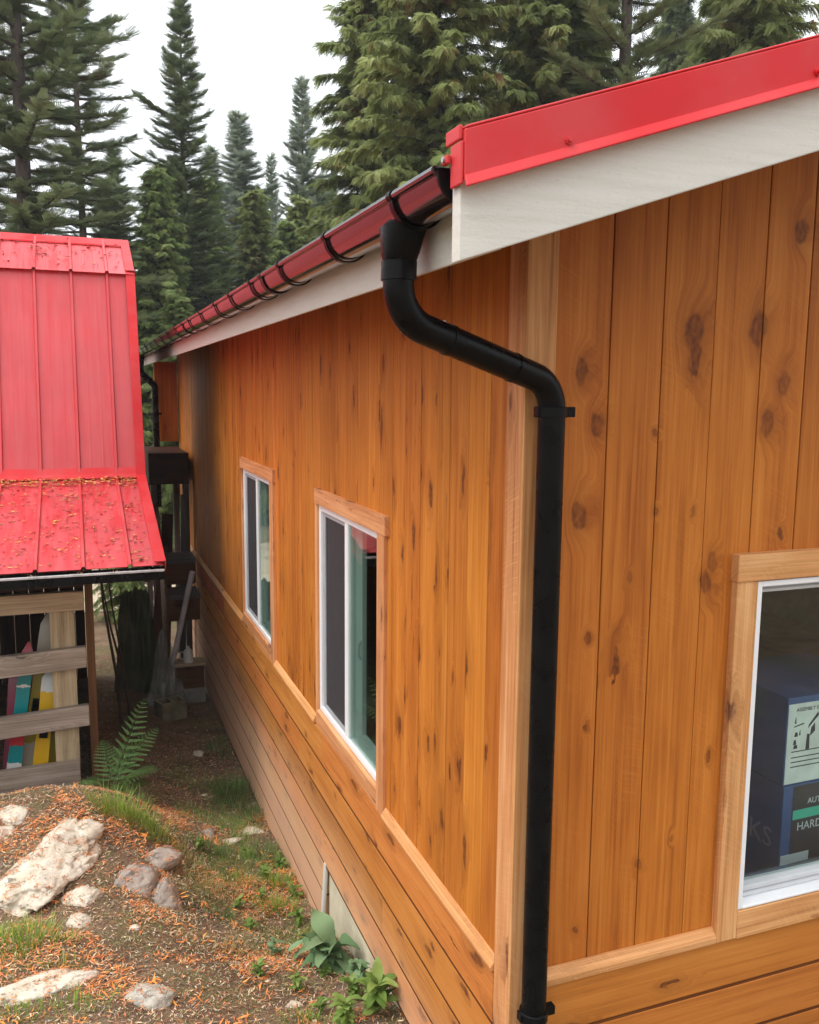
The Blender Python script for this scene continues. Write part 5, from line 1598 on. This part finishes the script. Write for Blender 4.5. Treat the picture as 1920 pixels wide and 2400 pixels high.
copy_tree(cG, (9.6, 16.5, GZ_(9.6, 16.5)), 'cedar filling the gap behind the dark trunked fir', 1.2, 1.1, G2)
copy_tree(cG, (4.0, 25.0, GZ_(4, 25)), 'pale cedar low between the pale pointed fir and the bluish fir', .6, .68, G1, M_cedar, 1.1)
# younger cedars: the green mass below the sky gap
yC = tree('young_cedar', (-.62, 11.6, GZ_(-.62, 11.6)), dict(kind='cedar', Hh=6.9, Rr=1.6, base=.3, seed=31, nb=240, twigs=105, r0=.10, frond=.20, taper=.6), (M_bark, M_cedar2), 'small cedar bush seen past the far downpipe', group='cedars in the gap between the roofs')
yC.scale = (.50, .50, .58)
for (x, y, rz, s, sxy, lab, mt) in (
        (.95, 22.2, 1.0, .66, 1.1, 'cedar right behind the shed ridge end', M_cedar2),
        (2.75, 26.4, 1.0, .72, 1.15, 'cedar under the narrow spire fir', M_cedar2),
        (5.3, 31.8, 2.0, .80, 1.15, 'cedar under the pale pointed fir', M_cedar2),
        (4.75, 23.6, 3.3, .60, 1.2, 'low cedar above the middle of the black gutter', M_cedar2),
        (7.4, 30.0, 4.4, .80, 1.0, 'cedar below the bluish fir tip', M_cedar2),
        (-2.25, 22.6, 5.2, .56, .9, 'yellowish bushy cedar behind the left of the shed ridge', None),
        (-.1, 26.6, .5, .70, .9, 'dark bushy conifer beside the pale bare trunk', M_fir),
        (.9, 17.4, 2.7, .40, 1.3, 'low cedar in the gap between shed and house', M_cedar2),
        (3.0, 20.0, 5.9, .45, 1.3, 'low cedar just above the far end of the gutter', None),
        (5.4, 19.4, 1.6, .52, 1.2, 'cedar over the near half of the gutter', M_cedar2),
        (1.9, 30.0, 3.7, .80, 1.1, 'cedar filling the forest left of the pale pointed fir', M_cedar2),
        (6.6, 26.0, .9, .66, 1.15, 'cedar filling the forest right of the pale pointed fir', None)):
    copy_tree(cG, (x, y, GZ_(x, y)), lab, rz, s, 'cedars in the gap between the roofs', mt, sxy)
# farther rows that close the horizon
for i, (x, y, s, src) in enumerate(((-9, 30, .62, fC), (-6, 33, .66, fC), (-3.6, 36, .60, fC), (-1.2, 38, .58, fC), (1.0, 36, .62, fC), (3.0, 40, .62, fC), (9.5, 36, .9, fC), (12, 32, .95, cG), (15, 28, 1.1, cG), (12.5, 24, 1.15, cG), (9.4, 25, 1.0, cG), (18, 24, 1.2, cG), (16, 18, 1.2, cG), (-5.2, 24, .62, cG), (-3.4, 21, .55, cG), (2.2, 28, .62, cG), (5.2, 24, .66, cG))):
    copy_tree(src, (x, y, GZ_(x, y)), 'distant conifer in the dark row closing the forest', i * 1.7, s, 'distant conifers closing the forest', M_fir if src is cG and i % 2 else None)

# ------------------------------------------------------------------ damp forest air
def haze():
    bm = bmesh.new(); bmesh.ops.create_cube(bm, size=1.0)
    me = bpy.data.meshes.new('haze'); bm.to_mesh(me); bm.free()
    for v in me.vertices:
        v.co = Vector((v.co.x * 150, v.co.y * 150 + 30, v.co.z * 26 + 10.5))
    t = NT('damp_air')
    pv = t.node('ShaderNodeVolumePrincipled', {'Color': (.93, .96, 1.0, 1), 'Density': HAZE})
    t.t.links.new(pv.outputs[0], t.out.inputs['Volume'])
    o = link('haze', me, t.m)
    tag(o, kind='stuff')
HAZE = 0.0010
haze()
